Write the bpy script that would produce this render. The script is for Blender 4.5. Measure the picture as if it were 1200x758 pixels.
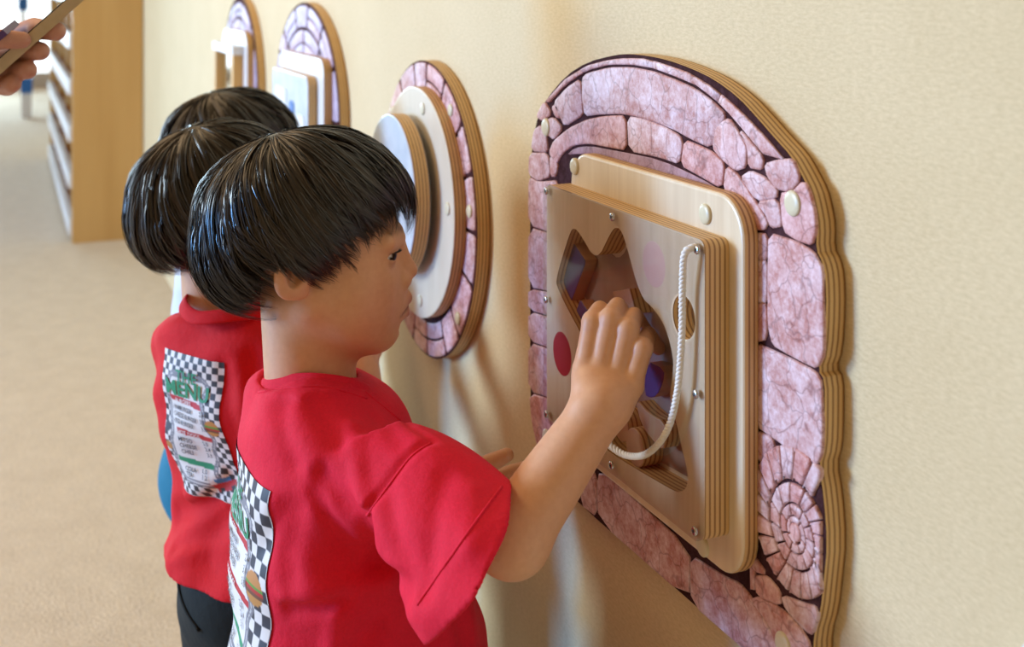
import bpy, bmesh, math, random
import numpy as np
from mathutils import Vector, Matrix
from mathutils.bvhtree import BVHTree
from mathutils.geometry import tessellate_polygon
for o in list(bpy.data.objects): bpy.data.objects.remove(o)
SC = bpy.context.scene; COL = SC.collection
random.seed(7); rng = np.random.default_rng(7)
# ------------------------------------------------------------------ camera, world, lights, exposure
FPX, HORIZON, SN, CS = 1410., -17., 0.3887872, 0.9213276
CAMY, CAMZ = -0.56, 1.10
cam = bpy.data.cameras.new('camera'); camo = bpy.data.objects.new('camera', cam); COL.objects.link(camo)
camo.location = (0, CAMY, CAMZ); camo.rotation_euler = (math.pi/2, 0, math.atan2(CS, SN))
cam.sensor_width = 36; cam.lens = FPX/1200*36; cam.shift_y = (HORIZON-379)/1200.; cam.clip_start = .02
cam.dof.use_dof = True; cam.dof.focus_distance = 1.06; cam.dof.aperture_fstop = 6.5
SC.camera = camo
w = bpy.data.worlds.new('world'); SC.world = w; w.use_nodes = True
w.node_tree.nodes['Background'].inputs[0].default_value = (1.0, .65, .31, 1)
w.node_tree.nodes['Background'].inputs[1].default_value = .32
def area(name, loc, tgt, sx, sy, power, col):
    l = bpy.data.lights.new(name, 'AREA'); l.shape = 'RECTANGLE'; l.size = sx; l.size_y = sy; l.energy = power; l.color = col
    o = bpy.data.objects.new(name, l); COL.objects.link(o); o.location = loc
    o.rotation_euler = (Vector(tgt)-Vector(loc)).to_track_quat('-Z', 'Y').to_euler(); return o
area('window_daylight_side', (-4.9, -6.6, 2.1), (-1.0, 0, .9), 1.8, 1.7, 430, (.70, .87, 1.0))
area('hair_sheen_light', (-3.2, -5.4, .85), (-1.2, 0, .8), 0.8, 1.1, 210, (.12, .42, 1.0))  # added blue light for the sheen on the hair, not a separate window
area('window_daylight_end', (-13, -2.5, 1.8), (-3, -.6, .8), 3.5, 2.2, 330, (.55, .80, 1.0))
area('ceiling_lamp_row', (-2.2, -1.7, 2.75), (-1.6, -.9, .6), 3.6, .9, 34, (1.0, .70, .40))
SC.view_settings.view_transform = 'Standard'; SC.view_settings.look = 'None'
SC.view_settings.gamma = 1; SC.view_settings.use_curve_mapping = False; SC.view_settings.exposure = .12

def W(px, py, Y):
    """world point seen at (px,py) at forward distance Y from the camera"""
    X = (px-600)/FPX*Y; Z = -(py-HORIZON)/FPX*Y
    return np.array((-CS*Y+SN*X, CAMY+SN*Y+CS*X, CAMZ+Z))
# ------------------------------------------------------------------ materials
def mat(name, col, rough=.6, **k):
    m = bpy.data.materials.new(name); m.use_nodes = True
    b = m.node_tree.nodes['Principled BSDF']
    b.inputs['Base Color'].default_value = (*col, 1); b.inputs['Roughness'].default_value = rough
    for a, v in k.items(): b.inputs[a.replace('_', ' ')].default_value = v
    return m
def nd(m, t, **k):
    n = m.node_tree.nodes.new(t)
    for a, v in k.items(): setattr(n, a, v)
    return n
def lk(m, a, b): m.node_tree.links.new(a, b)
def bsdf(m): return m.node_tree.nodes['Principled BSDF']
def ramp(m, fac, stops):
    r = nd(m, 'ShaderNodeValToRGB'); e = r.color_ramp.elements
    while len(e) < len(stops): e.new(.5)
    for q, (p, c) in zip(e, stops): q.position = p; q.color = (*c, 1)
    lk(m, fac, r.inputs[0]); return r.outputs[0]
def coords(m, scale=(1, 1, 1), kind='Object'):
    t = nd(m, 'ShaderNodeTexCoord'); mp = nd(m, 'ShaderNodeMapping'); mp.inputs['Scale'].default_value = scale
    lk(m, t.outputs[kind], mp.inputs[0]); return mp.outputs[0]
def noise(m, vec, scale, detail=4, rough=.55):
    n = nd(m, 'ShaderNodeTexNoise'); n.inputs['Scale'].default_value = scale; n.inputs['Detail'].default_value = detail
    n.inputs['Roughness'].default_value = rough; lk(m, vec, n.inputs['Vector']); return n.outputs['Fac']
def bump(m, h, strength, dist):
    b = nd(m, 'ShaderNodeBump'); b.inputs['Strength'].default_value = strength; b.inputs['Distance'].default_value = dist
    lk(m, h, b.inputs['Height']); lk(m, b.outputs[0], bsdf(m).inputs['Normal']); return b
def mix(m, f, a, b, mode='MIX'):
    x = nd(m, 'ShaderNodeMix', data_type='RGBA', blend_type=mode)
    for s, v in ((x.inputs[0], f), (x.inputs[6], a), (x.inputs[7], b)):
        if isinstance(v, (int, float)): s.default_value = v
        elif isinstance(v, tuple): s.default_value = (*v, 1)
        else: lk(m, v, s)
    return x.outputs[2]
M = {}
m = M['wallpaper'] = mat('wallpaper', (.7, .6, .42), .85); c = coords(m)
cf = noise(m, coords(m, (1, 1, 1)), 7, 5, .6); ff = noise(m, coords(m, (140, 140, 420)), 1, 5, .7)
lk(m, mix(m, .5, ramp(m, cf, [(.3, (.58, .455, .255)), (.72, (.66, .53, .32))]), ramp(m, ff, [(.3, (.50, .39, .215)), (.7, (.80, .665, .43))])), bsdf(m).inputs['Base Color'])
bump(m, ff, .3, .0010)
m = M['carpet'] = mat('carpet', (.6, .5, .36), .95)
n1 = noise(m, coords(m), 170, 3, .75); n2 = noise(m, coords(m), 14, 4, .6)
lk(m, mix(m, .55, ramp(m, n1, [(.3, (.32, .25, .17)), (.7, (.90, .77, .59))]), ramp(m, n2, [(.3, (.54, .44, .32)), (.7, (.68, .57, .43))])), bsdf(m).inputs['Base Color'])
bump(m, n1, .8, .004)
def wood(name, a, b, sc, rough=.4, bumpy=0):
    m = mat(name, a, rough); v = noise(m, coords(m, sc), 1, 5, .6)
    lk(m, ramp(m, v, [(.3, a), (.72, b)]), bsdf(m).inputs['Base Color']); return m
M['birch'] = wood('birch_face', (.66, .53, .36), (.78, .66, .48), (90, 20, 4), .32)
M['pale'] = wood('pale_birch_face', (.62, .53, .40), (.70, .62, .49), (40, 20, 6), .3)
M['oak'] = wood('oak_panel', (.54, .30, .085), (.64, .38, .125), (9, 9, .6), .45)
M['recess'] = wood('recess_floor', (.30, .215, .165), (.38, .28, .22), (60, 30, 6), .5)
M['peg'] = wood('peg_wood', (.42, .23, .12), (.52, .31, .17), (60, 60, 20), .45)
m = M['ply'] = mat('plywood_edge', (.6, .4, .2), .5)
sx = nd(m, 'ShaderNodeSeparateXYZ'); lk(m, coords(m), sx.inputs[0])
ml = nd(m, 'ShaderNodeMath', operation='MULTIPLY'); ml.inputs[1].default_value = 2*math.pi/.0046; lk(m, sx.outputs[1], ml.inputs[0])
si = nd(m, 'ShaderNodeMath', operation='SINE'); lk(m, ml.outputs[0], si.inputs[0])
ad = nd(m, 'ShaderNodeMath', operation='MULTIPLY_ADD'); ad.inputs[1].default_value = .5; ad.inputs[2].default_value = .5; lk(m, si.outputs[0], ad.inputs[0])
lk(m, mix(m, .15, ramp(m, ad.outputs[0], [(.16, (.30, .15, .05)), (.46, (.74, .50, .22))]), ramp(m, noise(m, coords(m, (25, 25, 25)), 1, 3), [(.3, (.42, .25, .09)), (.7, (.62, .42, .2))])), bsdf(m).inputs['Base Color'])
def stone_mat(name, a, b, d, vein):
    m = mat(name, a, .5)
    oi = nd(m, 'ShaderNodeObjectInfo'); v = coords(m)
    va = nd(m, 'ShaderNodeVectorMath', operation='ADD'); lk(m, v, va.inputs[0])
    cx = nd(m, 'ShaderNodeCombineXYZ'); mm = nd(m, 'ShaderNodeMath', operation='MULTIPLY'); mm.inputs[1].default_value = 9; lk(m, oi.outputs['Random'], mm.inputs[0]); lk(m, mm.outputs[0], cx.inputs[0]); lk(m, cx.outputs[0], va.inputs[1])
    n1 = noise(m, va.outputs[0], 30, 8, .75); n2 = noise(m, va.outputs[0], 130, 6, .8)
    vo = nd(m, 'ShaderNodeTexVoronoi', feature='DISTANCE_TO_EDGE'); vo.inputs['Scale'].default_value = 34
    dd = nd(m, 'ShaderNodeVectorMath', operation='MULTIPLY_ADD'); nz = nd(m, 'ShaderNodeTexNoise'); nz.inputs['Scale'].default_value = 40; lk(m, va.outputs[0], nz.inputs['Vector'])
    lk(m, nz.outputs['Color'], dd.inputs[0]); dd.inputs[1].default_value = (.03, .03, .03); lk(m, va.outputs[0], dd.inputs[2]); lk(m, dd.outputs[0], vo.inputs['Vector'])
    c1 = ramp(m, n1, [(.41, b), (.5, a), (.58, d)]); c2 = ramp(m, n2, [(.38, b), (.5, a), (.61, d)])
    cc = mix(m, .5, c1, c2); ve = ramp(m, vo.outputs['Distance'], [(0., vein), (.035, (1, 1, 1))])
    tint = ramp(m, oi.outputs['Random'], [(.0, (1.0, .84, .80)), (.5, (1, 1, 1)), (1., (.93, .96, 1.0))])
    cc = mix(m, 1., cc, tint, 'MULTIPLY')
    lk(m, mix(m, .5, cc, ve, 'MULTIPLY'), bsdf(m).inputs['Base Color']); return m
M['stone'] = stone_mat('pink_stone', (.60, .36, .36), (.42, .15, .12), (.78, .62, .68), (.22, .06, .05))
M['joint'] = stone_mat('stone_joint', (.045, .014, .016), (.04, .012, .010), (.08, .034, .04), (.3, .1, .1))
bsdf(M['joint']).inputs['Specular IOR Level'].default_value = .1; bsdf(M['joint']).inputs['Roughness'].default_value = .9
M['mauve'] = stone_mat('mauve_recess', (.38, .20, .23), (.26, .11, .12), (.44, .27, .31), (.3, .1, .1))
M['lilac'] = stone_mat('lilac_stone', (.50, .41, .55), (.36, .26, .36), (.60, .53, .66), (.25, .18, .26))
M['cap'] = mat('cream_cap', (.66, .60, .42), .35)
M['steel'] = mat('screw_steel', (.55, .55, .56), .25, Metallic=1.); M['dark'] = mat('dark_metal', (.03, .03, .03), .4)
M['blue'] = mat('blue_paint', (.040, .036, .17), .45); M['red'] = mat('red_paint', (.42, .02, .03), .4); M['pinkdot'] = mat('pink_paint', (.74, .50, .43), .4)
M['rope'] = mat('rope', (.80, .78, .74), .8); M['white'] = mat('white_laminate', (.68, .69, .70), .35)
M['bluewhite'] = wood('blue_grey_face', (.42, .50, .58), (.60, .66, .72), (20, 20, 20), .25)
m = M['acrylic'] = bpy.data.materials.new('clear_acrylic'); m.use_nodes = True; nt = m.node_tree; nt.nodes.remove(nt.nodes['Principled BSDF'])
tr_ = nd(m, 'ShaderNodeBsdfTransparent'); tr_.inputs[0].default_value = (.90, .89, .89, 1); gl = nd(m, 'ShaderNodeBsdfGlossy'); gl.inputs['Roughness'].default_value = .06
lw = nd(m, 'ShaderNodeFresnel'); lw.inputs[0].default_value = 1.45; mx = nd(m, 'ShaderNodeMixShader')
ge_ = nd(m, 'ShaderNodeNewGeometry'); iv = nd(m, 'ShaderNodeMath', operation='MULTIPLY_ADD'); iv.inputs[1].default_value = -1; iv.inputs[2].default_value = 1; lk(m, ge_.outputs['Backfacing'], iv.inputs[0])
mu = nd(m, 'ShaderNodeMath', operation='MULTIPLY'); lk(m, iv.outputs[0], mu.inputs[0]); lk(m, lw.outputs[0], mu.inputs[1]); lk(m, mu.outputs[0], mx.inputs[0]); lk(m, tr_.outputs[0], mx.inputs[1]); lk(m, gl.outputs[0], mx.inputs[2]); lk(m, mx.outputs[0], nt.nodes['Material Output'].inputs[0])
M['mirror'] = mat('mirror', (.8, .88, .92), .08, Metallic=1.)
m = M['skin'] = mat('skin', (.7, .4, .25), .48, Subsurface_Weight=.12, Subsurface_Scale=.006)
bsdf(m).inputs['Subsurface Radius'].default_value = (1, .35, .2); at_ = nd(m, 'ShaderNodeVertexColor', layer_name='Col')
lk(m, mix(m, .25, at_.outputs[0], ramp(m, noise(m, coords(m), 160, 4, .6), [(.3, (.40, .19, .115)), (.7, (.60, .35, .22))])), bsdf(m).inputs['Base Color'])
bump(m, noise(m, coords(m), 900, 3), .08, .0006)
def cloth(name, col, rough=.8):
    m = mat(name, col, rough, Sheen_Weight=.06, Sheen_Roughness=.5); bsdf(m).inputs['Specular IOR Level'].default_value = .25; bsdf(m).inputs['Sheen Tint'].default_value = (*[min(1, q*1.3+.15) for q in col], 1)
    f = noise(m, coords(m), 420, 4, .7); g = noise(m, coords(m), 45, 4, .6)
    lk(m, mix(m, .5, ramp(m, f, [(.25, tuple(q*.80 for q in col)), (.75, tuple(q*1.18 for q in col))]), ramp(m, g, [(.3, tuple(q*.92 for q in col)), (.7, tuple(q*1.06 for q in col))])), bsdf(m).inputs['Base Color'])
    b1 = bump(m, f, .35, .0009); b2 = nd(m, 'ShaderNodeBump'); b2.inputs['Strength'].default_value = .4; b2.inputs['Distance'].default_value = .004
    lk(m, g, b2.inputs['Height']); lk(m, b2.outputs[0], b1.inputs['Normal']); return m
M['tee'] = cloth('crimson_cotton', (.72, .010, .040)); M['tee2'] = cloth('red_cotton', (.60, .006, .013)); M['tee3'] = cloth('white_cotton', (.60, .68, .78))
M['pants'] = cloth('black_cotton', (.008, .012, .0115)); M['teal'] = cloth('teal_cotton', (.012, .16, .27)); M['shoe'] = mat('shoe_rubber', (.07, .07, .08), .6)
m = M['print'] = mat('shirt_print', (.8, .8, .8), .6); at_ = nd(m, 'ShaderNodeVertexColor', layer_name='Col'); lk(m, at_.outputs[0], bsdf(m).inputs['Base Color'])
M['green'] = mat('print_green', (.02, .26, .12), .6); M['ink'] = mat('print_ink', (.06, .06, .075), .6); M['pwhite'] = mat('print_white', (.75, .74, .74), .6)
def hairmat(name, a, b, rough):
    m = mat(name, a, rough); bsdf(m).inputs['Specular IOR Level'].default_value = .62
    oi = nd(m, 'ShaderNodeVertexColor', layer_name='Col'); lk(m, mix(m, oi.outputs[0], a, b), bsdf(m).inputs['Base Color']); return m
M['hair'] = hairmat('black_hair', (.005, .004, .0035), (.046, .030, .020), .30)
M['hair2'] = hairmat('dark_brown_hair', (.006, .0045, .003), (.050, .032, .020), .34)
m = M['eye'] = mat('eye', (.8, .8, .8), .08); at_ = nd(m, 'ShaderNodeVertexColor', layer_name='Col'); lk(m, at_.outputs[0], bsdf(m).inputs['Base Color'])
m = M['pane'] = mat('daylit_pane', (.8, .9, 1), .3, Emission_Strength=1.6); bsdf(m).inputs['Emission Color'].default_value = (.85, .95, 1, 1)
M['tan'] = wood('tan_case', (.44, .34, .20), (.54, .43, .27), (40, 40, 40), .5); M['purple'] = mat('purple_plastic', (.08, .035, .16), .4)
M['bluebin'] = mat('blue_plastic', (.01, .12, .40), .4); M['screen'] = mat('dark_glass', (.02, .02, .025), .1)
# ------------------------------------------------------------------ object helpers
def wloc(o):
    v = Vector((0, 0, 0))
    while o: v = v+o.location; o = o.parent
    return v
def thing(name, label, cat, loc, group=None):
    o = bpy.data.objects.new(name, None); COL.objects.link(o); o.location = loc; o.empty_display_size = .05
    o['label'] = label; o['category'] = cat
    if group: o['group'] = group
    return o
def obj(name, data, mats, parent=None, smooth=True, world=True, kind=None, label=None):
    """data = (verts, faces[, matidx]) in world metres, linked as one mesh object"""
    v = np.asarray(data[0], dtype=float)
    if parent is not None and world: v = v-np.array(wloc(parent))
    me = bpy.data.meshes.new(name)
    me.from_pydata(v.tolist(), [], [list(map(int, f)) for f in data[1]] if not isinstance(data[1], np.ndarray) else data[1].tolist())
    for q in (mats if isinstance(mats, list) else [mats]): me.materials.append(q)
    if len(data) > 2 and data[2] is not None: me.polygons.foreach_set('material_index', np.asarray(data[2], dtype=np.int32))
    if len(data) > 3:
        ca = me.color_attributes.new('Col', 'FLOAT_COLOR', 'POINT'); ca.data.foreach_set('color', np.asarray(data[3], dtype=np.float32).ravel())
    me.polygons.foreach_set('use_smooth', [smooth]*len(me.polygons)); me.update()
    o = bpy.data.objects.new(name, me); COL.objects.link(o); o.parent = parent
    if kind: o['kind'] = kind
    if label: o['label'] = label
    return o
def join(*ds):
    V = []; Fs = []; MI = []; n = 0
    for d in ds:
        V += [tuple(q) for q in d[0]]; Fs += [[int(i)+n for i in f] for f in d[1]]; MI += list(d[2]) if len(d) > 2 and d[2] is not None else [0]*len(d[1]); n += len(d[0])
    return V, Fs, MI
def box(lo, hi):
    x0, y0, z0 = lo; x1, y1, z1 = hi
    return ([(x0, y0, z0), (x1, y0, z0), (x1, y1, z0), (x0, y1, z0), (x0, y0, z1), (x1, y0, z1), (x1, y1, z1), (x0, y1, z1)],
            [(0, 3, 2, 1), (4, 5, 6, 7), (0, 1, 5, 4), (1, 2, 6, 5), (2, 3, 7, 6), (3, 0, 4, 7)])
def plate(loops, y0, y1, bev=0., origin=(0, 0)):
    """flat board in the wall plane: loops of (x,z), holes allowed, from y0 (back) to y1 (front, more negative)"""
    cu = bpy.data.curves.new('c', 'CURVE'); cu.dimensions = '2D'; cu.fill_mode = 'BOTH'; cu.extrude = abs(y1-y0)/2-bev; cu.bevel_depth = bev; cu.bevel_resolution = 2; cu.offset = -bev
    for lp in loops:
        s = cu.splines.new('POLY'); s.points.add(len(lp)-1); s.use_cyclic_u = True
        for p, q in zip(s.points, lp): p.co = (q[0], q[1], 0, 1)
    o = bpy.data.objects.new('c', cu); me = bpy.data.meshes.new_from_object(o)
    ym = (y0+y1)/2
    V = [(v.co.x+origin[0], -v.co.z+ym, v.co.y+origin[1]) for v in me.vertices]
    Fs = [tuple(p.vertices) for p in me.polygons]
    MI = [0 if abs(p.normal.z) > .6 else 1 for p in me.polygons]
    bpy.data.objects.remove(o); bpy.data.curves.remove(cu); bpy.data.meshes.remove(me)
    return V, Fs, MI
def circ(x, z, r, n=40, rz=None): return [(x+r*math.cos(2*math.pi*i/n), z+(rz or r)*math.sin(2*math.pi*i/n)) for i in range(n)]
def rrect(x0, z0, x1, z1, r, n=8):
    P = []
    for cx, cz, a in ((x1-r, z1-r, 0), (x0+r, z1-r, 90), (x0+r, z0+r, 180), (x1-r, z0+r, 270)):
        for i in range(n+1):
            t = math.radians(a+90*i/n); P.append((cx+r*math.cos(t), cz+r*math.sin(t)))
    return P
def arch(x0, x1, z0, zs, h, n=24):
    xc = (x0+x1)/2; rx = (x1-x0)/2
    return [(x0, z0), (x1, z0)]+[(xc+rx*math.cos(math.pi*i/n), zs+h*math.sin(math.pi*i/n)) for i in range(n+1)]
def chaikin(P, k=2, a=.25):
    for _ in range(k):
        Q = []
        for i in range(len(P)):
            p, q = P[i], P[(i+1) % len(P)]
            Q += [((1-a)*p[0]+a*q[0], (1-a)*p[1]+a*q[1]), (a*p[0]+(1-a)*q[0], a*p[1]+(1-a)*q[1])]
        P = Q
    return P
def inset(P, d):
    n = len(P); A = sum(P[i][0]*P[(i+1) % n][1]-P[(i+1) % n][0]*P[i][1] for i in range(n))
    s = 1 if A > 0 else -1; R = []
    for i in range(n):
        a, b, c_ = P[i-1], P[i], P[(i+1) % n]
        t = Vector((c_[0]-a[0], c_[1]-a[1]))
        if t.length < 1e-9: R.append(b); continue
        t.normalize(); R.append((b[0]-s*t.y*d, b[1]+s*t.x*d))
    return R
def relief(P, y0, h, bev, origin=(0, 0)):
    """low stone block: outline P, rising from the board at y0 by h towards the viewer with rounded edges"""
    rings = [(P, y0+.0008), (P, y0-h*.55), (inset(P, bev*.5), y0-h*.9), (inset(P, bev), y0-h)]
    V = []; Fs = []; n = len(P)
    for R, y in rings: V += [(p[0]+origin[0], y, p[1]+origin[1]) for p in R]
    A = sum(P[i][0]*P[(i+1) % n][1]-P[(i+1) % n][0]*P[i][1] for i in range(n))
    for k in range(3):
        for i in range(n):
            j = (i+1) % n; f = (k*n+i, k*n+j, (k+1)*n+j, (k+1)*n+i); Fs.append(f if A > 0 else f[::-1])
    for tri in tessellate_polygon([[Vector((p[0], p[1], 0)) for p in rings[3][0]]]):
        a, b, c_ = (rings[3][0][q] for q in tri); up = (b[0]-a[0])*(c_[1]-a[1])-(b[1]-a[1])*(c_[0]-a[0]) > 0
        Fs.append([3*n+q for q in (tri if up else tri[::-1])])
    return V, Fs
def tube(P, R, n=8, caps=True):
    P = np.asarray(P, float); R = np.broadcast_to(np.asarray(R, float), (len(P),)); T = np.gradient(P, axis=0); T /= np.linalg.norm(T, axis=1)[:, None]+1e-12
    a = np.array((0, 0, 1.)) if abs(T[0][2]) < .9 else np.array((1., 0, 0)); V = []; Fs = []
    nrm = np.cross(T[0], a); nrm /= np.linalg.norm(nrm)
    for i in range(len(P)):
        nrm = nrm-T[i]*nrm.dot(T[i]); nrm /= np.linalg.norm(nrm); bi = np.cross(T[i], nrm)
        for k in range(n):
            t = 2*math.pi*k/n; V.append(P[i]+R[i]*(math.cos(t)*nrm+math.sin(t)*bi))
    for i in range(len(P)-1):
        for k in range(n): Fs.append((i*n+k, i*n+(k+1) % n, (i+1)*n+(k+1) % n, (i+1)*n+k))
    if caps: Fs += [list(range(n))[::-1], list(range((len(P)-1)*n, len(P)*n))]
    return V, Fs
def spline(P, n):
    """Catmull-Rom through P"""
    P = [np.asarray(p, float) for p in P]; Q = [2*P[0]-P[1]]+P+[2*P[-1]-P[-2]]; out = []
    for i in range(1, len(Q)-2):
        for k in range(n):
            t = k/n; out.append(.5*((2*Q[i])+(Q[i+1]-Q[i-1])*t+(2*Q[i-1]-5*Q[i]+4*Q[i+1]-Q[i+2])*t*t+(-Q[i-1]+3*Q[i]-3*Q[i+1]+Q[i+2])*t**3))
    out.append(P[-1]); return np.array(out)
def dome(x, y, z, r, h, n=20):
    V = []; Fs = []
    for k, (q, d) in enumerate(((1, -.001), (1, h*.5), (.85, h*.85), (.5, h*.98))):
        V += [(x+r*q*math.cos(2*math.pi*i/n), y-d, z+r*q*math.sin(2*math.pi*i/n)) for i in range(n)]
    V.append((x, y-h, z))
    for k in range(3):
        for i in range(n): j = (i+1) % n; Fs.append((k*n+i, k*n+j, (k+1)*n+j, (k+1)*n+i))
    for i in range(n): Fs.append((3*n+i, 3*n+(i+1) % n, 4*n))
    return V, Fs
# outlines of the printed stones and of the cut-outs, millimetres from the panel centre
BOARD=[(-302.8,-2.7),(-302.8,-162.2),(-295.7,-186.6),(-279.5,-212.2),(-237.1,-226.3),(-175.1,-230.8),(-10.5,-228.7),(116.7,-227.7),(158.4,-227.5),(185.4,-219.6),(200.9,-208.2),(209.0,-191.5),(209.0,-172.9),(217.0,-151.7),(220.9,-127.1),(224.8,-99.7),(220.9,-66.5),(215.0,-47.8),(220.9,-32.7),(221.9,-10.4),(221.9,17.2),(214.0,21.6),(220.9,35.9),(223.8,68.5),(222.8,91.5),(218.9,101.7),(212.0,108.2),(213.0,125.7),(209.0,138.7),(204.0,150.3),(192.7,162.4),(181.2,172.9),(159.5,184.4),(138.0,196.6),(111.8,210.4),(76.6,222.2),(40.3,229.1),(0.0,234.1),(-36.9,235.9),(-71.2,235.7),(-98.7,233.4),(-157.5,223.5),(-209.5,206.1),(-261.3,175.7),(-281.8,155.0),(-291.1,137.1),(-298.1,115.3),(-302.8,87.0)]
STONES=[[(-259.1,174.9),(-209.5,202.5),(-157.5,220.0),(-109.3,228.7),(-71.2,232.5),(-36.9,233.6),(0.0,230.3),(37.5,226.0),(76.6,215.9),(114.3,201.7),(150.5,184.1),(174.8,170.1),(166.1,168.3),(147.1,169.1),(121.5,184.1),(98.3,196.8),(80.5,204.9),(51.3,214.6),(17.6,219.5),(-21.2,224.4),(-62.9,225.4),(-109.3,222.5),(-157.5,214.0),(-209.5,195.4),(-248.0,173.2)],[(-237.1,174.1),(-205.4,192.1),(-173.1,204.3),(-169.2,182.9),(-167.2,169.2),(-209.5,153.4),(-222.1,162.9)],[(-167.2,205.6),(-157.5,210.6),(-109.3,219.6),(-62.9,222.6),(-21.2,221.4),(17.6,216.5),(48.6,211.5),(77.9,202.5),(95.8,194.4),(83.1,181.2),(72.7,165.9),(40.3,169.9),(17.6,174.0),(-13.6,177.4),(-49.7,179.2),(-84.8,178.9),(-133.0,173.4),(-161.4,168.9),(-167.2,185.6)],[(-241.4,170.1),(-226.4,173.3),(-222.1,160.1),(-232.8,160.9)],[(-281.8,156.0),(-261.3,173.8),(-243.6,162.6),(-265.8,152.9)],[(-265.8,151.1),(-237.1,158.6),(-215.8,150.0),(-237.1,135.8),(-256.9,140.9)],[(-288.7,139.2),(-270.3,146.9),(-256.9,138.1),(-252.4,120.2),(-295.7,116.6)],[(-300.5,112.2),(-252.4,118.4),(-245.8,95.3),(-277.2,86.1),(-302.8,88.9)],[(-245.8,117.4),(-226.4,110.8),(-232.8,97.2),(-243.6,95.7)],[(-302.8,85.1),(-277.2,83.3),(-224.2,93.1),(-224.2,37.0),(-302.8,32.6)],[(-302.8,28.8),(-224.2,33.4),(-224.2,-24.4),(-302.8,-36.2)],[(-302.8,-40.0),(-224.2,-28.0),(-224.2,-51.5),(-302.8,-61.9)],[(-302.8,-65.8),(-224.2,-55.1),(-224.2,-85.9),(-302.8,-96.3)],[(-302.8,-100.1),(-224.2,-89.5),(-224.2,-138.3),(-302.8,-152.7)],[(-300.5,-155.8),(-224.2,-141.9),(-207.5,-179.4),(-277.2,-209.5),(-293.4,-185.8)],[(-274.9,-212.4),(-241.4,-196.8),(-203.3,-180.6),(-175.1,-189.8),(-175.1,-227.3),(-215.8,-228.1),(-248.0,-221.2)],[(-248.0,120.8),(-237.1,133.1),(-199.2,150.9),(-157.5,164.1),(-118.3,171.5),(-76.3,176.5),(-74.6,145.3),(-112.9,143.8),(-151.8,142.4),(-189.0,136.2),(-215.8,124.0),(-232.8,109.1)],[(-71.2,176.2),(-36.9,176.6),(-1.5,173.4),(23.4,168.7),(27.7,161.8),(22.0,145.5),(-12.0,147.0),(-67.9,145.3)],[(31.9,166.0),(56.8,163.9),(77.9,160.9),(93.3,154.5),(89.5,134.4),(54.0,140.5),(26.3,144.6)],[(97.0,152.9),(113.1,148.3),(134.5,132.7),(153.9,118.1),(149.4,112.0),(132.1,108.8),(110.6,124.0),(93.3,134.3)],[(81.8,184.6),(100.8,192.2),(113.1,182.5),(125.1,172.3),(123.9,156.6),(109.4,151.9),(88.2,159.4),(76.6,165.7)],[(115.5,184.1),(127.4,178.7),(148.3,166.6),(146.0,157.7),(128.6,157.3),(127.4,172.6)],[(150.5,161.7),(168.3,167.3),(185.4,170.3),(194.8,157.0),(182.2,146.2),(166.1,146.3),(153.9,153.6)],[(117.9,147.0),(131.0,153.6),(149.4,151.6),(166.1,145.0),(165.0,139.0),(139.1,132.8)],[(140.3,131.0),(167.2,137.4),(172.6,118.9),(158.4,115.0),(152.8,123.2)],[(170.5,142.4),(185.4,145.5),(198.9,155.8),(206.0,148.7),(212.0,134.8),(213.0,122.7),(209.0,112.0),(190.6,112.1),(174.8,115.5)],[(156.1,109.4),(190.6,109.6),(211.0,106.2),(220.9,96.6),(221.9,68.0),(221.9,35.5),(214.0,24.1),(200.9,24.0),(181.2,24.7),(160.6,26.1),(155.0,39.6),(155.0,79.0)],[(136.8,105.7),(152.8,108.1),(152.8,89.7),(139.1,86.8)],[(139.1,84.8),(152.8,87.7),(152.8,56.8),(139.1,53.5)],[(139.1,51.5),(152.8,54.2),(151.7,28.2),(139.1,22.2)],[(140.3,20.5),(159.5,20.5),(181.2,20.9),(213.0,20.1),(219.9,14.8),(220.9,-16.8),(219.9,-35.5),(214.0,-45.7),(202.0,-43.8),(181.2,-46.2),(163.9,-44.5),(140.3,-43.4)],[(140.3,-47.4),(159.5,-46.7),(162.8,-51.4),(144.9,-69.0),(140.3,-67.3)],[(135.6,-147.2),(151.7,-153.4),(136.8,-157.4)],[(136.8,-162.1),(153.9,-155.0),(169.4,-159.0),(170.5,-168.2),(140.3,-175.2)],[(172.6,-160.7),(200.9,-153.7),(213.0,-149.9),(216.0,-154.0),(209.0,-171.0),(202.0,-172.0),(176.9,-167.7)],[(132.1,-183.0),(141.4,-176.6),(171.5,-171.5),(193.8,-173.5),(207.0,-180.1),(206.0,-199.3),(185.4,-216.4),(169.4,-205.5),(156.1,-189.4)],[(41.7,-187.6),(90.7,-182.9),(115.5,-177.9),(129.8,-180.7),(152.8,-192.3),(167.2,-203.4),(176.9,-222.8),(158.4,-226.2),(117.9,-225.7),(43.1,-227.0)],[(-133.0,-183.6),(-114.7,-176.8),(38.9,-183.6),(38.9,-226.1),(-131.1,-227.6)],[(-169.2,-227.5),(-169.2,-187.6),(-136.7,-185.0),(-136.7,-225.6)],[(131.0,93.8),(136.8,100.3),(136.8,-45.2),(136.8,-172.1),(131.0,-174.8),(131.0,-47.2)],[(-207.5,122.4),(-187.0,132.9),(-151.8,139.0),(-112.9,140.5),(-74.6,142.1),(-12.0,143.9),(54.0,137.6),(89.5,131.6),(108.2,122.2),(127.4,109.3),(129.8,93.6),(120.3,94.4),(105.7,108.0),(80.5,118.9),(47.2,124.2),(-136.7,131.6),(-175.1,128.3)]]
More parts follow.
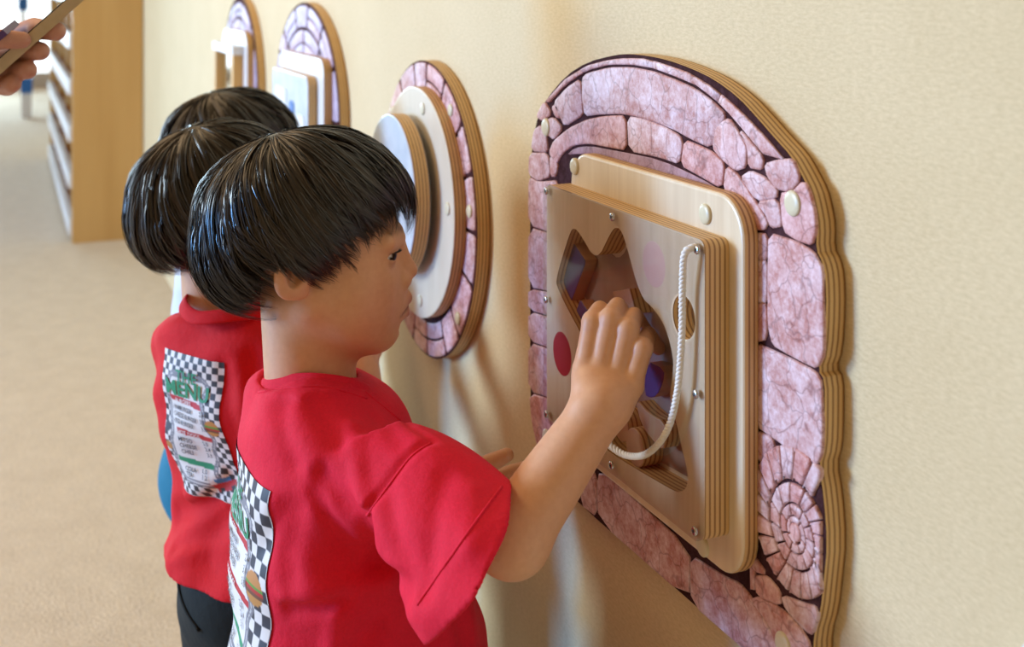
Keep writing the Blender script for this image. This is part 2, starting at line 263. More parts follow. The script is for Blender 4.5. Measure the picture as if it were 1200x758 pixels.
CUT=[(-109.8, 67.9), (-96.8, 64.6), (-62.7, 44.4), (-33.7, 78.2), (-23.9, 84.6), (-14.1, 83.4), (-4.6, 71.7), (20.2, 32.7), (43.8, 28.3), (63.8, 17.7), (76.2, -4.0), (74.8, -18.4), (69.3, -38.2), (77.6, -50.2), (89.7, -73.7), (98.9, -90.2), (97.6, -101.6), (87.0, -109.8), (73.5, -113.0), (-40.4, -122.3), (-59.2, -117.2), (-62.7, -98.8), (-47.2, -70.3), (-54.0, -49.0), (-89.4, -33.7), (-148.7, 0.8), (-150.7, 10.5), (-119.3, 62.0)]
BLUE=[[(-133.5, 51.0), (-100.6, 36.7), (-140.3, -19.6), (-166.8, -4.3)], [(-113.6, -2.7), (-84.3, -14.9), (-91.5, -46.7), (-130.6, -27.6)], [(15.1, -24.2), (47.4, -22.8), (45.0, -35.0), (33.5, -50.1), (21.7, -55.0), (12.7, -55.2)]]
# ------------------------------------------------------------------ setting
obj('floor', box((-14, -7, -.05), (1.5, .05, 0)), M['carpet'], smooth=False, kind='structure')
obj('wall_right', box((-9.5, 0, 0), (1.5, .1, 2.8)), M['wallpaper'], smooth=False, kind='structure')
obj('wall_back', box((-14.1, -7, 0), (-14, .05, .12)), M['white'], smooth=False, kind='structure')
wn = obj('window_1', join(box((-14.05, -6.6, .12), (-13.98, -6.5, 2.6)), box((-14.05, -3.4, .12), (-13.98, -3.3, 2.6)), box((-14.05, -.1, .12), (-13.98, 0, 2.6)), box((-14.05, -6.6, 2.5), (-13.98, 0, 2.6)), box((-14.05, -6.6, .1), (-13.98, 0, .16))), M['white'], smooth=False, kind='structure')
for a, b in ((-6.5, -3.4), (-3.3, -.1)): obj('pane', box((-14.02, a, .16), (-14.01, b, 2.5)), M['pane'], wn, smooth=False)
# small blue bins far away by the window
for i, (px, py, lab) in enumerate(((27, 5, 'small blue box high up in front of the bright far window, above the other'), (31, 100, 'small blue box near the floor below the bright far window, under the hand'))):
    p = W(px, py, 11.6-1.6*i); s_ = .05
    t = thing('storage_box', lab, 'box', (p[0], p[1], p[2]-.05))
    obj('box_body', box((p[0]-.07, p[1]-.045, p[2]-.06), (p[0]+.07, p[1]+.045, p[2]+.05)), M['bluebin'], t, smooth=False)
    obj('lid', box((p[0]-.075, p[1]-.05, p[2]+.05), (p[0]+.075, p[1]+.05, p[2]+.065)), M['bluebin'], t, smooth=False)
    if i == 0: obj('stand', box((p[0]-.02, p[1]-.02, 0), (p[0]+.02, p[1]+.02, p[2]-.06)), M['white'], t, smooth=False)
    else: obj('stand', box((p[0]-.05, p[1]-.04, 0), (p[0]+.05, p[1]+.04, p[2]-.06)), M['white'], t, smooth=False)
# bookcase standing against the wall
bc = thing('bookcase', 'tall oak bookcase with reflection-white shelf fronts against the wall at the far end', 'bookcase', (-6.6, -.15, 0))
bx0, bx1, by0, by1, bh = -8.2, -5.45, -.293, -.004, 1.75
obj('end_panel', box((bx1-.04, by0, 0), (bx1, by1, bh)), M['oak'], bc, smooth=False)
obj('end_panel', box((bx0, by0, 0), (bx0+.04, by1, bh)), M['oak'], bc, smooth=False)
obj('back_panel', box((bx0+.04, by1-.012, .03), (bx1-.04, by1, bh)), M['oak'], bc, smooth=False)
nsh = 9
for k in range(nsh):
    z = .04+k*.2
    sh = obj('shelf', box((bx0+.04, by0+.012, z), (bx1-.04, by1-.012, z+.02)), M['oak'], bc, smooth=False)
    obj('shelf_edge', box((bx0+.04, by0-.012, z-.012), (bx1-.04, by0+.012, z+.055)), M['white'], sh, smooth=False, label='front lip of the shelf, bright reflection painted white')  # bright reflection on the shelf front put into its white colour
for x in (-7.4, -6.55): obj('divider', box((x, by0+.02, .06), (x+.025, by1-.012, bh-.04)), M['oak'], bc, smooth=False)
# ------------------------------------------------------------------ main activity panel
PX, PZ = -.93, .80
mm = lambda L: [(a/1000, b/1000) for a, b in L]
pan = thing('activity_panel', 'large pink stone wall panel with clear-fronted wooden puzzle box and white rope', 'wall panel', (PX, 0, PZ))
O = (PX, PZ)
def resample(P, n):
    P = np.array(P); L = np.concatenate([[0], np.cumsum(np.linalg.norm(np.diff(P, axis=0), axis=1))]); t = np.linspace(0, L[-1], n)
    return [(float(a), float(b)) for a, b in zip(np.interp(t, L, P[:, 0]), np.interp(t, L, P[:, 1]))]
board = obj('stone_board', plate([chaikin(mm(BOARD), 1)], 0, -.018, .0008, O), [M['joint'], M['ply']], pan, smooth=False)
YB = -.018
for i, s in enumerate(STONES):
    if i == len(STONES)-1:
        obj('stone', relief(chaikin(mm(s), 1), YB, .0006, .001, O), M['mauve'], board); continue
    P = chaikin(mm(s), 1, .16)
    if i == 0:                                            # the slim rim stones round the top
        ou, inn = resample(mm(s)[:12], 25), resample(mm(s)[12:][::-1], 25)
        for a, b in ((0, 5), (5, 13), (13, 19), (19, 24)):
            inn2 = [(p[0]*.7+q[0]*.3, p[1]*.7+q[1]*.3) for p, q in zip(inn[a:b+1], ou[a:b+1])] if False else inn[a:b+1]
            obj('stone', relief(inset(ou[a:b+1]+inn2[::-1], .0006), YB, .0020, .0012, O), M['stone'], board)
        continue
    obj('stone', relief(inset(P, -.0011), YB, .0022, .0022, O), M['stone'], board)
# ammonite fossil: whorl of ribbed segments
def fos(th, r):
    # spiral ellipse, tilted
    cx, cz = .190, -.105; a, b, ti = .066, .0673, math.radians(0)
    x, z = r*a*math.cos(th), r*b*math.sin(th); return (cx+x*math.cos(ti)-z*math.sin(ti), cz+x*math.sin(ti)+z*math.cos(ti))
def ro(t): return math.exp(-.0900*t)      # outer radius after turning t
turns = 3.5; step0 = 2*math.pi/19; t = 0.; k = 0
while t < turns*2*math.pi:
    st = step0*(1+.55*(t > 2*math.pi)+.9*(t > 4*math.pi)+1.5*(t > 5.6*math.pi)); e = .055*st
    t0, t1 = t+e, t+st-e; th = lambda q: math.radians(52)+q
    ri = lambda q: ro(q+2*math.pi)*1.05
    n_ = 4; ou = [fos(th(t0+(t1-t0)*j/n_), ro(t0+(t1-t0)*j/n_)*.985) for j in range(n_+1)]
    inn = [fos(th(t0+(t1-t0)*j/n_+.10*(ro(t)>.4)), ri(t0+(t1-t0)*j/n_)) for j in range(n_+1)][::-1]
    P = [p for p in ou+inn]
    if all(True for p in P): obj('fossil_rib', relief([(min(p[0], .2205), p[1]) for p in P], YB, .0035*(.7+.3*ro(t)), .0022*max(.35, ro(t)), O), M['stone'], board)
    t += st; k += 1
obj('fossil_rib', relief(circ(.190, -.105, .0065, 14, .007), YB, .003, .002, O), M['stone'], board)
for x, z in [(-.2546, .1467), (.1875, .1382), (-.2524, -.1887), (.1758, -.1958)]:
    r_ = obj('cap', dome(PX+x, YB-.0015, PZ+z, .0098, .003), M['cap'], pan, label='round cream screw cap')
mp = obj('mounting_plate', plate([rrect(-.165, -.1665, .1435, .1345, .034)], -.019, -.034, .003, O), [M['birch'], M['ply']], pan, smooth=False)
for x, z in [(-.1538, .1192), (.0896, .1141), (.0858, -.1575)]:
    obj('cap', dome(PX+x, -.034, PZ+z, .0085, .003), M['cap'], mp)
hole = (.0923, .0334, .0175)
bb = obj('puzzle_box', plate([rrect(-.173, -.1355, .1235, .1005, .008), chaikin(mm(CUT), 2), circ(*hole), circ(-.0986, -.092, .0100)], -.034, -.0565, .0, O), [M['birch'], M['ply']], pan, smooth=False)
ac = obj('acrylic_sheet', plate([rrect(-.1732, -.1358, .1237, .1008, .009), circ(.1153, .0945, .0035), circ(hole[0], hole[1], .019)], -.0567, -.0607, .0006, O), [M['acrylic'], M['acrylic']], pan, smooth=False, label='clear acrylic front sheet')
obj('recess_floor', plate([inset(chaikin(mm(CUT), 2), .004)], -.0340, -.0348, 0, O), [M['recess'], M['recess']], bb, smooth=False)
for x, z in [(-.1655, .0945), (-.0239, .0935), (.1185, .0931), (-.1665, -.0145), (.1165, -.0205), (-.1655, -.1287), (-.0255, -.1284), (.115, -.1284)]:
    s_ = obj('screw', dome(PX+x, -.0607, PZ+z, .0036, .0012, 14), M['steel'], ac)
    obj('screw_socket', dome(PX+x, -.0616, PZ+z, .0016, .0006, 8), M['dark'], s_)
obj('red_dot', dome(PX-.1368, -.0562, PZ-.0607, .0236, .0004, 36), M['red'], bb, label='red painted dot'); obj('pink_dot', dome(PX+.0438, -.0562, PZ+.0656, .0215, .0004, 36), M['pinkdot'], bb, label='pale pink painted dot')
for q in BLUE[:2]+[BLUE[2]]:
    P = mm(q); P = chaikin(P, 1, .06) if len(P) < 5 else chaikin(P, 1)
    obj('puzzle_piece', plate([P], -.0350, -.0485, .001, O), [M['blue'], M['peg']], pan, smooth=False, label='blue painted wooden puzzle piece')
for x, z, r, y1 in [(.006, -.1025, .0165, -.054), (-.0236, -.094, .014, -.052)]:
    obj('puzzle_piece', plate([circ(PX*0+x, z, r, 28)], -.0345, y1, .001, O), [M['peg'], M['ply']], pan, smooth=False, label='round brown wooden peg')
obj('puzzle_piece', plate([chaikin(mm([(-2, -62), (24, -68), (50, -66), (52, -80), (46, -92), (28, -88), (10, -82)]), 1)], -.0345, -.050, .001, O), [M['peg'], M['ply']], pan, smooth=False, label='curved brown wooden piece')
obj('puzzle_piece', plate([mm([(-38, 23), (-6, 33), (6, 14), (-24, 6)])], -.0345, -.053, .001, O), [M['peg'], M['ply']], pan, smooth=False, label='small brown wooden block')
RP = [(.1153, -.052, .0945), (.1150, -.064, .0940), (.1125, -.0685, .087), (.1076, -.067, .0595), (.1063, -.067, .0188), (.1011, -.068, -.0233), (.0864, -.069, -.0588), (.0588, -.071, -.0859), (.0296, -.074, -.0978), (.0113, -.080, -.0955), (.0005, -.088, -.086), (-.006, -.093, -.068)]
rc = spline([(PX+a, b, PZ+c_) for a, b, c_ in RP], 24)
rp = obj('rope', tube(rc, .0012, 6), M['rope'], pan, label='twisted white rope')
Tn = np.gradient(rc, axis=0); Tn /= np.linalg.norm(Tn, axis=1)[:, None]; N1 = np.cross(Tn, (0, 1, 0)); N1 /= np.linalg.norm(N1, axis=1)[:, None]; N2 = np.cross(Tn, N1)
ln = np.concatenate([[0], np.cumsum(np.linalg.norm(np.diff(rc, axis=0), axis=1))])
for k in range(3):
    a = ln/.011*2*math.pi+k*2*math.pi/3; obj('rope_strand', tube(rc+.0015*(np.cos(a)[:, None]*N1+np.sin(a)[:, None]*N2), .0016, 7), M['rope'], rp)
# ------------------------------------------------------------------ round panel
dp = thing('disc_panel', 'round pink stone wall panel with stacked wooden discs', 'wall panel', (-1.60, 0, .79))
D0 = (-1.60, .79)
db = obj('stone_disc', plate([circ(0, 0, .205, 72)], 0, -.018, .0008, D0), [M['joint'], M['ply']], dp, smooth=False)
def ringstones(n, r0, r1, cx, cz, y, par, mt, seed, a0=0, a1=2*math.pi, g=.03, sq=1.):
    r = random.Random(seed); cuts = [a0+(a1-a0)*(i+r.uniform(-.22, .22)*(0 < i < n))/n for i in range(n+1)]
    for i in range(n):
        p, q = cuts[i]+g/2, cuts[i+1]-g/2; rm = r0+(r1-r0)*r.uniform(.42, .58)
        parts = [(r0, rm-.0015), (rm+.0015, r1)] if (r.random() < .4 and r1-r0 > .03) else [(r0, r1)]
        for ra, rb in parts:
            P = [(rb*math.cos(p+(q-p)*j/6), sq*rb*math.sin(p+(q-p)*j/6)) for j in range(7)]+[(ra*math.cos(q-(q-p)*j/6), sq*ra*math.sin(q-(q-p)*j/6)) for j in range(7)]
            obj('stone', relief(chaikin(P, 1, .2), y, .0022, .0025, (cx, cz)), mt, par)
ringstones(17, .158, .202, *D0, -.018, db, M['stone'], 3)
for a in (52, 8, -40, 140, 200): obj('cap', dome(D0[0]+.186*math.cos(math.radians(a)), -.0198, D0[1]+.186*math.sin(math.radians(a)), .0085, .003), M['cap'], dp, label='round cream screw cap')
d2 = obj('middle_disc', plate([circ(0.012, .012, .158, 64)], -.019, -.036, .002, D0), [M['pale'], M['ply']], dp, smooth=False)
for a in (75, 5, -80): obj('cap', dome(D0[0]+.012+.135*math.cos(math.radians(a)), -.0362, D0[1]+.012+.135*math.sin(math.radians(a)), .0085, .002), M['cap'], d2)
obj('hub', plate([circ(.0, .022, .05, 32)], -.036, -.050, 0, D0), [M['pale'], M['ply']], dp, smooth=False)
obj('front_disc', plate([circ(0, .022, .110, 56)], -.046, -.068, .002, D0), [M['bluewhite'], M['ply']], dp, smooth=False, label='thick front disc with a blue-grey face')
# ------------------------------------------------------------------ arched panels further along
ap = thing('arch_panel', 'arched lilac stone wall panel with a white box with blue tiles', 'wall panel', (-2.33, 0, .80))
A0 = (-2.33, .80)
ab = obj('stone_board', plate([arch(-.272, .272, -.23, .06, .207)], 0, -.018, .0008, A0), [M['joint'], M['ply']], ap, smooth=False)
ringstones(7, .21, .264, A0[0], A0[1]+.055, -.018, ab, M['lilac'], 5, 0, math.pi, .04, .78)
ringstones(4, .128, .203, A0[0], A0[1]+.055, -.018, ab, M['lilac'], 6, 0, math.pi, .04, .78)
for sx_ in (-1, 1):
    for k in range(3): obj('stone', relief(chaikin([(sx_*.264, -.222+.09*k), (sx_*.264, -.14+.09*k), (sx_*.205, -.14+.09*k), (sx_*.2, -.222+.09*k)], 1, .15), -.018, .0022, .0025, A0), M['lilac'], ab)
ao = obj('mounting_plate', plate([rrect(-.145, -.19, .224, .168, .03)], -.019, -.036, .002, A0), [M['white'], M['ply']], ap, smooth=False)
ax = obj('picture_box', plate([rrect(-.133, -.17, .180, .134, .02)], -.036, -.054, .002, A0), [M['bluewhite'], M['ply']], ap, smooth=False)
for i, (x0, x1, mt) in enumerate(((-.105, .0, 'white'), (.03, .07, 'bluebin'), (.095, .155, 'white'))):
    obj('picture_tile', plate([rrect(x0, -.14, x1, .10-.02*i, .012)], -.0535, -.0555, 0, A0), [M[mt], M[mt]], ax, smooth=False, label='blue picture tile')
bp = thing('arch_panel', 'arched lilac wall panel with an open mirrored box, furthest along the wall', 'wall panel', (-3.03, 0, .80))
B0 = (-3.03, .80)
ob_ = obj('stone_board', plate([arch(-.25, .235, -.23, .05, .222)], 0, -.018, .0008, B0), [M['joint'], M['ply']], bp, smooth=False)
ringstones(7, .19, .228, B0[0]-.008, B0[1]+.048, -.018, ob_, M['lilac'], 8, 0, math.pi, .04, .92)
ringstones(4, .115, .183, B0[0]-.008, B0[1]+.048, -.018, ob_, M['lilac'], 9, 0, math.pi, .04, .92)
for sx_ in (-.232, .222):
    for k in range(3): obj('stone', relief(chaikin([(sx_, -.222+.09*k), (sx_, -.14+.09*k), (sx_*.8, -.14+.09*k), (sx_*.8, -.222+.09*k)], 1, .15), -.018, .0022, .0025, B0), M['lilac'], ob_)
obj('mounting_plate', plate([rrect(-.16, -.19, .19, .190, .05)], -.019, -.036, .002, B0), [M['white'], M['ply']], bp, smooth=False)
xx, zz = B0
bx = obj('mirror_box', box((xx-.145, -.063, zz+.135), (xx+.150, -.036, zz+.156)), M['white'], bp, smooth=False)
obj('box_floor', box((xx-.14, -.062, zz-.17), (xx+.145, -.036, zz-.15)), M['white'], bx, smooth=False)
for a, b in ((-.14, -.112), (.115, .143)): obj('box_side', box((xx+a, -.060, zz-.15), (xx+b, -.036, zz+.135)), M['oak'], bx, smooth=False, label='bare wooden side of the box')
obj('mirror', box((xx-.112, -.046, zz-.15), (xx+.115, -.038, zz+.135)), M['mirror'], bx, smooth=False)
# edge of a white board at the right border
wb = thing('oval_board', 'white oval board edge peeking in at the bottom right corner on the wall', 'board', (-.36, 0, .62))
obj('oval_face', plate([circ(0, 0, .177, 48)], 0, -.018, .002, (-.38, .62)), [M['white'], M['white']], wb, smooth=False)
# ------------------------------------------------------------------ signed distance modelling
A_ = lambda *q: np.array(q, dtype=np.float64)
def ell(P, c, r, R=None):
    q = P-c
    if R is not None: q = q@R
    k0 = np.linalg.norm(q/r, axis=1); k1 = np.linalg.norm(q/(np.asarray(r)**2), axis=1)+1e-9
    return k0*(k0-1)/k1
def cap(P, a, b, ra, rb=None):
    rb = ra if rb is None else rb; a = np.asarray(a, float); ab = np.asarray(b, float)-a
    t = np.clip((P-a)@ab/(ab@ab+1e-12), 0, 1); return np.linalg.norm(P-a-t[:, None]*ab, axis=1)-(ra+(rb-ra)*t)
def smin(a, b, k):
    h = np.maximum(k-np.abs(a-b), 0)/k; return np.minimum(a, b)-h*h*k*.25
def smax(a, b, k): return -smin(-a, -b, k)
def sph(P, c, r): return np.linalg.norm(P-c, axis=1)-r
def euler(rx=0, ry=0, rz=0):
    return np.array((Matrix.Rotation(math.radians(rz), 3, 'Z')@Matrix.Rotation(math.radians(ry), 3, 'Y')@Matrix.Rotation(math.radians(rx), 3, 'X')))
def surface(fn, lo, hi, h, B=6):
    lo = np.asarray(lo, float); n = np.ceil((np.asarray(hi, float)-lo)/(h*B)).astype(int); H = h*B
    g = np.stack(np.meshgrid(*[lo[i]+(np.arange(n[i])+.5)*H-h*.5 for i in range(3)], indexing='ij'), -1).reshape(-1, 3)
    cv = fn(g).reshape(n); act = np.abs(cv) < H*1.35+h
    F = np.repeat(np.repeat(np.repeat(cv, B, 0), B, 1), B, 2)
    ac = np.argwhere(act)
    off = np.stack(np.meshgrid(*[np.arange(B)]*3, indexing='ij'), -1).reshape(-1, 3)
    ids = (ac[:, None, :]*B+off[None]).reshape(-1, 3)
    for s in range(0, len(ids), 400000):
        q = ids[s:s+400000]; F[q[:, 0], q[:, 1], q[:, 2]] = fn(lo+q*h)
    # surface nets
    S = F < 0; N = S.shape
    cnt = np.zeros((N[0]-1, N[1]-1, N[2]-1), np.int8)
    cor = [(i, j, k) for i in (0, 1) for j in (0, 1) for k in (0, 1)]
    for i, j, k in cor: cnt += S[i:N[0]-1+i, j:N[1]-1+j, k:N[2]-1+k]
    cells = np.argwhere((cnt > 0) & (cnt < 8)); vid = np.full(cnt.shape, -1, np.int32); vid[tuple(cells.T)] = np.arange(len(cells))
    val = np.stack([F[cells[:, 0]+i, cells[:, 1]+j, cells[:, 2]+k] for i, j, k in cor], 1)
    acc = np.zeros((len(cells), 3)); num = np.zeros(len(cells)); C = np.array(cor, float)
    for a in range(8):
        for b in range(a+1, 8):
            if abs(C[a]-C[b]).sum() != 1: continue
            va, vb = val[:, a], val[:, b]; mk = (va < 0) != (vb < 0); t = np.where(mk, va/np.where(mk, va-vb, 1), 0)
            acc += mk[:, None]*(C[a]+t[:, None]*(C[b]-C[a])); num += mk
    V = lo+(cells+acc/num[:, None])*h; Q = []
    for ax in range(3):
        u, v = (ax+1) % 3, (ax+2) % 3
        sl = lambda d: tuple(slice(1 if i != ax else 0+d, (N[i]-1) if i != ax else N[i]-1+d) for i in range(3))
        s0 = S[sl(0)]; s1 = S[sl(1)]; e = np.argwhere(s0 != s1)
        if len(e) == 0: continue
        neg = s0[tuple(e.T)]; e = e.copy(); e[:, u] += 1; e[:, v] += 1
        def gid(du, dv):
            q = e.copy(); q[:, u] -= du; q[:, v] -= dv; return vid[tuple(q.T)]
        f = np.stack([gid(1, 1), gid(0, 1), gid(0, 0), gid(1, 0)], 1); f[~neg] = f[~neg][:, ::-1]; Q.append(f)
    Q = np.concatenate(Q); return V, Q[(Q >= 0).all(1)]
def catm(xs, ks, vs): # smooth interpolation
    from numpy import interp
    d = np.gradient(vs, ks); i = np.clip(np.searchsorted(ks, xs)-1, 0, len(ks)-2); x0, x1 = ks[i], ks[i+1]; hh = x1-x0; t = np.clip((xs-x0)/hh, 0, 1)
    return (2*t**3-3*t*t+1)*vs[i]+(t**3-2*t*t+t)*hh*d[i]+(-2*t**3+3*t*t)*vs[i+1]+(t**3-t*t)*hh*d[i+1]
# ------------------------------------------------------------------ head
S_ = .0008014
def hp(px, py, x=0.): return A_(x, (px-358)*S_, (255-py)*S_)
EYE = hp(448.5, 293, .0275)
def head_sdf(P0):
    P = P0.copy(); P[:, 0] = np.abs(P[:, 0])            # the head is symmetric
    d = ell(P, hp(352, 240), A_(.0640, .0835, .064))
    d = smin(d, ell(P, hp(412, 318), A_(.057, .0475, .070)), .03)
    d = smin(d, cap(P, hp(368, 338, .040), hp(436, 384, .012), .020, .0178), .03)
    d = smin(d, ell(P, hp(418, 350, .030), A_(.025, .0265, .032)), .02)
    d = smin(d, sph(P, hp(442, 388), .0160), .02)
    d = smin(d, ell(P, hp(452, 353), A_(.024, .0185, .024)), .014)
    d = smin(d, cap(P, hp(357, 350), hp(366, 470), .041, .043), .02)
    # orbit, brow, eyelids
    d = smax(d, -ell(P, hp(475, 296, .032), A_(.016, .013, .0105)), .014)
    d = smin(d, cap(P, hp(463, 279, .012), hp(452, 276, .040), .008, .007), .012)
    d = smin(d, sph(P, EYE, .0128), .004)
    Rl = euler(-6, 0, -14)
    d = smax(d, -ell(P, EYE+A_(.0035, .0095, -.0012), A_(.0125, .0098, .0034), Rl), .0012)
    # nose
    n = cap(P, hp(467, 288), hp(479, 319), .0052, .0068)
    n = smin(n, sph(P, hp(480, 322), .0063), .006)
    n = smin(n, sph(P, hp(474, 329, .0085), .0062), .005)
    d = smin(d, n, .009)
    d = smax(d, -ell(P, hp(479, 335.5, .0048), A_(.0028, .0032, .002)), .002)
    # lips
    up = smin(cap(P, hp(475, 353), hp(462, 365, .020), .0056, .0026), sph(P, hp(475.5, 354), .0050), .004)
    lo = cap(P, hp(472, 371), hp(461, 369, .018), .0060, .0028)
    d = smin(d, up, .006); d = smin(d, lo, .006)
    d = smax(d, -cap(P, hp(482, 361.5), hp(465, 367, .022), .0015, .0012), .0018)
    d = smax(d, -ell(P, hp(470, 383), A_(.012, .005, .0035)), .008)
    # ear
    R = euler(-14, 0, 12); c = hp(345, 298, .0675)
    e = ell(P, c, A_(.0070, .0160, .0250), R)
    e = smin(e, ell(P, hp(353, 319, .066), A_(.005, .0085, .0085)), .008)
    e = smax(e, -ell(P, c+R@A_(.0055, .0025, .002), A_(.0072, .0090, .0150), R), .0025)
    e = smin(e, cap(P, c+R@A_(.0015, -.005, .012), c+R@A_(.0015, -.0045, -.009), .0022), .003)
    e = smin(e, cap(P, c+R@A_(.002, .0135, -.004), c+R@A_(.002, .0105, -.010), .0032), .005)
    d = smin(d, e, .007)
    return d
SK = A_(.73, .395, .215)
def head_col(V):
    P = V.copy(); P[:, 0] = np.abs(P[:, 0]); n = len(P); C = np.tile(SK, (n, 1))
    def blend(w, col):
        nonlocal C
        C = C*(1-w[:, None])+np.asarray(col)*w[:, None]
    g = lambda d, s: np.exp(-np.maximum(d, 0)**2/(s*s))
    blend(.35*g(sph(P, hp(440, 350, .048), .012), .016), (.62, .24, .15))
    blend(.40*g(sph(P, hp(481, 324), .006), .008), (.60, .26, .17))
    blend(.45*g(ell(P, hp(345, 301, .070), A_(.008, .016, .024)), .006), (.58, .27, .17))
    lips = np.minimum(cap(P, hp(476, 355), hp(463, 366, .020), .0052, .0022), cap(P, hp(472, 371), hp(462, 369, .018), .0058, .0026))
    blend(.9*g(lips+.0004, .0024), (.44, .13, .11))
    blend(.8*g(cap(P, hp(481, 361.5), hp(465, 367, .022), .0008), .0016), (.13, .03, .025))
    blend(.45*g(sph(P, EYE, .0128), .003)*(P[:, 1] > EYE[1]+.003), (.42, .19, .12))
    br = cap(P, hp(468, 270, .010), hp(450, 273, .042), .0032, .0016); nz_ = .5+.5*np.sin(P[:, 0]*2600+P[:, 2]*900)
    blend((.45+.45*nz_)*g(br, .0018), (.05, .025, .015))
    for q in ((442, 357, .055), (429, 381, .045), (405, 374, .053)): blend(.6*g(sph(P, hp(*q), .0006), .0009), (.15, .06, .04))
    return np.c_[C, np.ones(n)]
def uvsphere(c, r, n=24, mm_=16):
    V = [c+A_(0, 0, r)]; Fs = []
    for i in range(1, mm_):
        for j in range(n):
            a, b = math.pi*i/mm_, 2*math.pi*j/n; V.append(c+r*A_(math.sin(a)*math.cos(b), math.sin(a)*math.sin(b), math.cos(a)))
    V.append(c-A_(0, 0, r)); L = len(V)-1
    for j in range(n):
        k = (j+1) % n; Fs.append((0, 1+j, 1+k)); Fs.append((L, L-n+k, L-n+j))
        for i in range(mm_-2): Fs.append((1+i*n+j, 1+(i+1)*n+j, 1+(i+1)*n+k, 1+i*n+k))
    return np.array(V), Fs
# ------------------------------------------------------------------ hair
PH = np.radians([0, 9, 22, 51, 75, 90, 97, 105, 112, 118, 125, 135, 159, 180])
AE = np.radians([107, 104, 97, 103, 115, 126, 109, 100, 97, 99, 110, 119, 126, 121])
def hair(root, name, M4, R=(.083, .105, .0905), tilt=20, guides=420, per=16, seed=1, matn='hair', wid=.00036, ends=(PH, AE), down=0., segs=13, label=None):
    r = np.random.default_rng(seed); ti = math.radians(tilt)
    a = A_(0, -math.sin(ti), math.cos(ti)); b = A_(0, math.cos(ti), math.sin(ti)); ex = A_(1., 0, 0); R = np.asarray(R)
    def dirs(al, ph): return np.cos(al)[..., None]*a+np.sin(al)[..., None]*(np.cos(ph)[..., None]*b+np.sin(ph)[..., None]*ex)
    def rho(d):
        q = 1/np.sqrt(((d/R)**2).sum(-1)); lowb = np.clip(-d[..., 1], 0, 1)*np.clip(-d[..., 2], 0, 1)**1.2*2
        return q*(1+.17*np.minimum(lowb, 1))
    def aend(ph): return np.interp(np.abs((ph+math.pi) % (2*math.pi)-math.pi), *ends)
    # scalp cap
    nph, nal = 72, 26; V = []; Fs = []
    for i in range(nal):
        for j in range(nph):
            ph = np.array(2*math.pi*j/nph); al = np.array((aend(ph)-.10)*max(i, .02)/(nal-1)); d = dirs(al, ph); V.append(d*(rho(d)*(1-.085-.03*(i/(nal-1))**3)))
    for i in range(nal-1):
        for j in range(nph): k = (j+1) % nph; Fs.append((i*nph+j, (i+1)*nph+j, (i+1)*nph+k, i*nph+k))
    Vc = np.array(V); cc = np.tile((0.1, .1, .1, 1), (len(Vc), 1))
    # strands in locks
    G = guides; gp = r.uniform(-math.pi, math.pi, G); ga0 = np.radians(7+78*r.random(G)**.8); sw = -.30*np.sin(gp); ge = aend(gp+sw)
    ga0 = np.minimum(ga0, ge-np.radians(34)); ge = ge+np.radians(r.normal(0, 4.0, G)+np.where(r.random(G) < .22, r.normal(3, 6, G), 0)); glay = r.random(G)**.7
    bend = r.normal(0, .10, G)+sw
    n = G*per; gi = np.repeat(np.arange(G), per); t = np.linspace(0, 1, segs)[None, :]
    sp = r.normal(0, 1, n); s2 = r.normal(0, 1, n); tone = np.clip(np.repeat(r.random(G)**2, per)*.5+.25*r.random(n)+(r.random(n) < .06)*.6, 0, 1)
    al0 = ga0[gi]+np.radians(r.normal(0, 3, n)); al1 = ge[gi]+np.radians(r.normal(0, 2.2, n)); al = np.maximum(al0[:, None]+(al1-al0)[:, None]*t, .09)
    clump = (1-t**1.5*.86)
    ph = gp[gi][:, None]+(sp*.034)[:, None]*clump/np.maximum(np.sin(al), .25)+(bend[gi])[:, None]*t**2+.05*np.sin(al*4+gi[:, None]*1.7)*t
    d = dirs(al, ph); lay = (1-.075)+(.075*glay[gi]+s2*.009)[:, None]*np.minimum(1, t*3)
    lift = -.10*np.clip((t-.72)/.28, 0, 1)**2*(1-.6*glay[gi])[:, None]          # tips turn in
    fly = (r.random(n) < .035)*r.random(n)*.05
    pr = d*(rho(d)*(lay+lift*.55+fly[:, None]*t**2))[..., None]
    pr[..., 2] -= down*t**3
    T = np.gradient(pr, axis=1); T /= np.linalg.norm(T, axis=2)[..., None]+1e-9
    s = np.cross(T, d); s /= np.linalg.norm(s, axis=2)[..., None]+1e-9; u = np.cross(s, T)
    wd = (wid*(.7+.6*r.random(n)))[:, None]*np.where(t > .6, 1-.85*(t-.6)/.4, 1)
    roll = r.normal(0, .38, n)[:, None, None]; sr = s*np.cos(roll)+u*np.sin(roll)
    vs = np.stack([pr+sr*wd[..., None], pr-sr*wd[..., None]], 2)                      # slim ribbons, each rolled a little
    base = (np.arange(n)*segs*2)[:, None]; i = np.arange(segs-1)[None, :]
    f = np.stack([base+i*2, base+i*2+1, base+(i+1)*2+1, base+(i+1)*2], -1).reshape(-1, 4)
    Vs = vs.reshape(-1, 3); cs = np.repeat(tone, segs*2); cs = np.c_[cs, cs, cs, np.ones(len(cs))]
    M4 = np.array(M4); tf = lambda V: V@M4[:3, :3].T+M4[:3, 3]
    cp = obj(name, (tf(Vc), Fs, None, cc), M[matn], root)
    st = obj('hair_strands', (tf(Vs), f, None, cs), M[matn], cp, world=True)
    st['kind'] = 'stuff'
    return cp
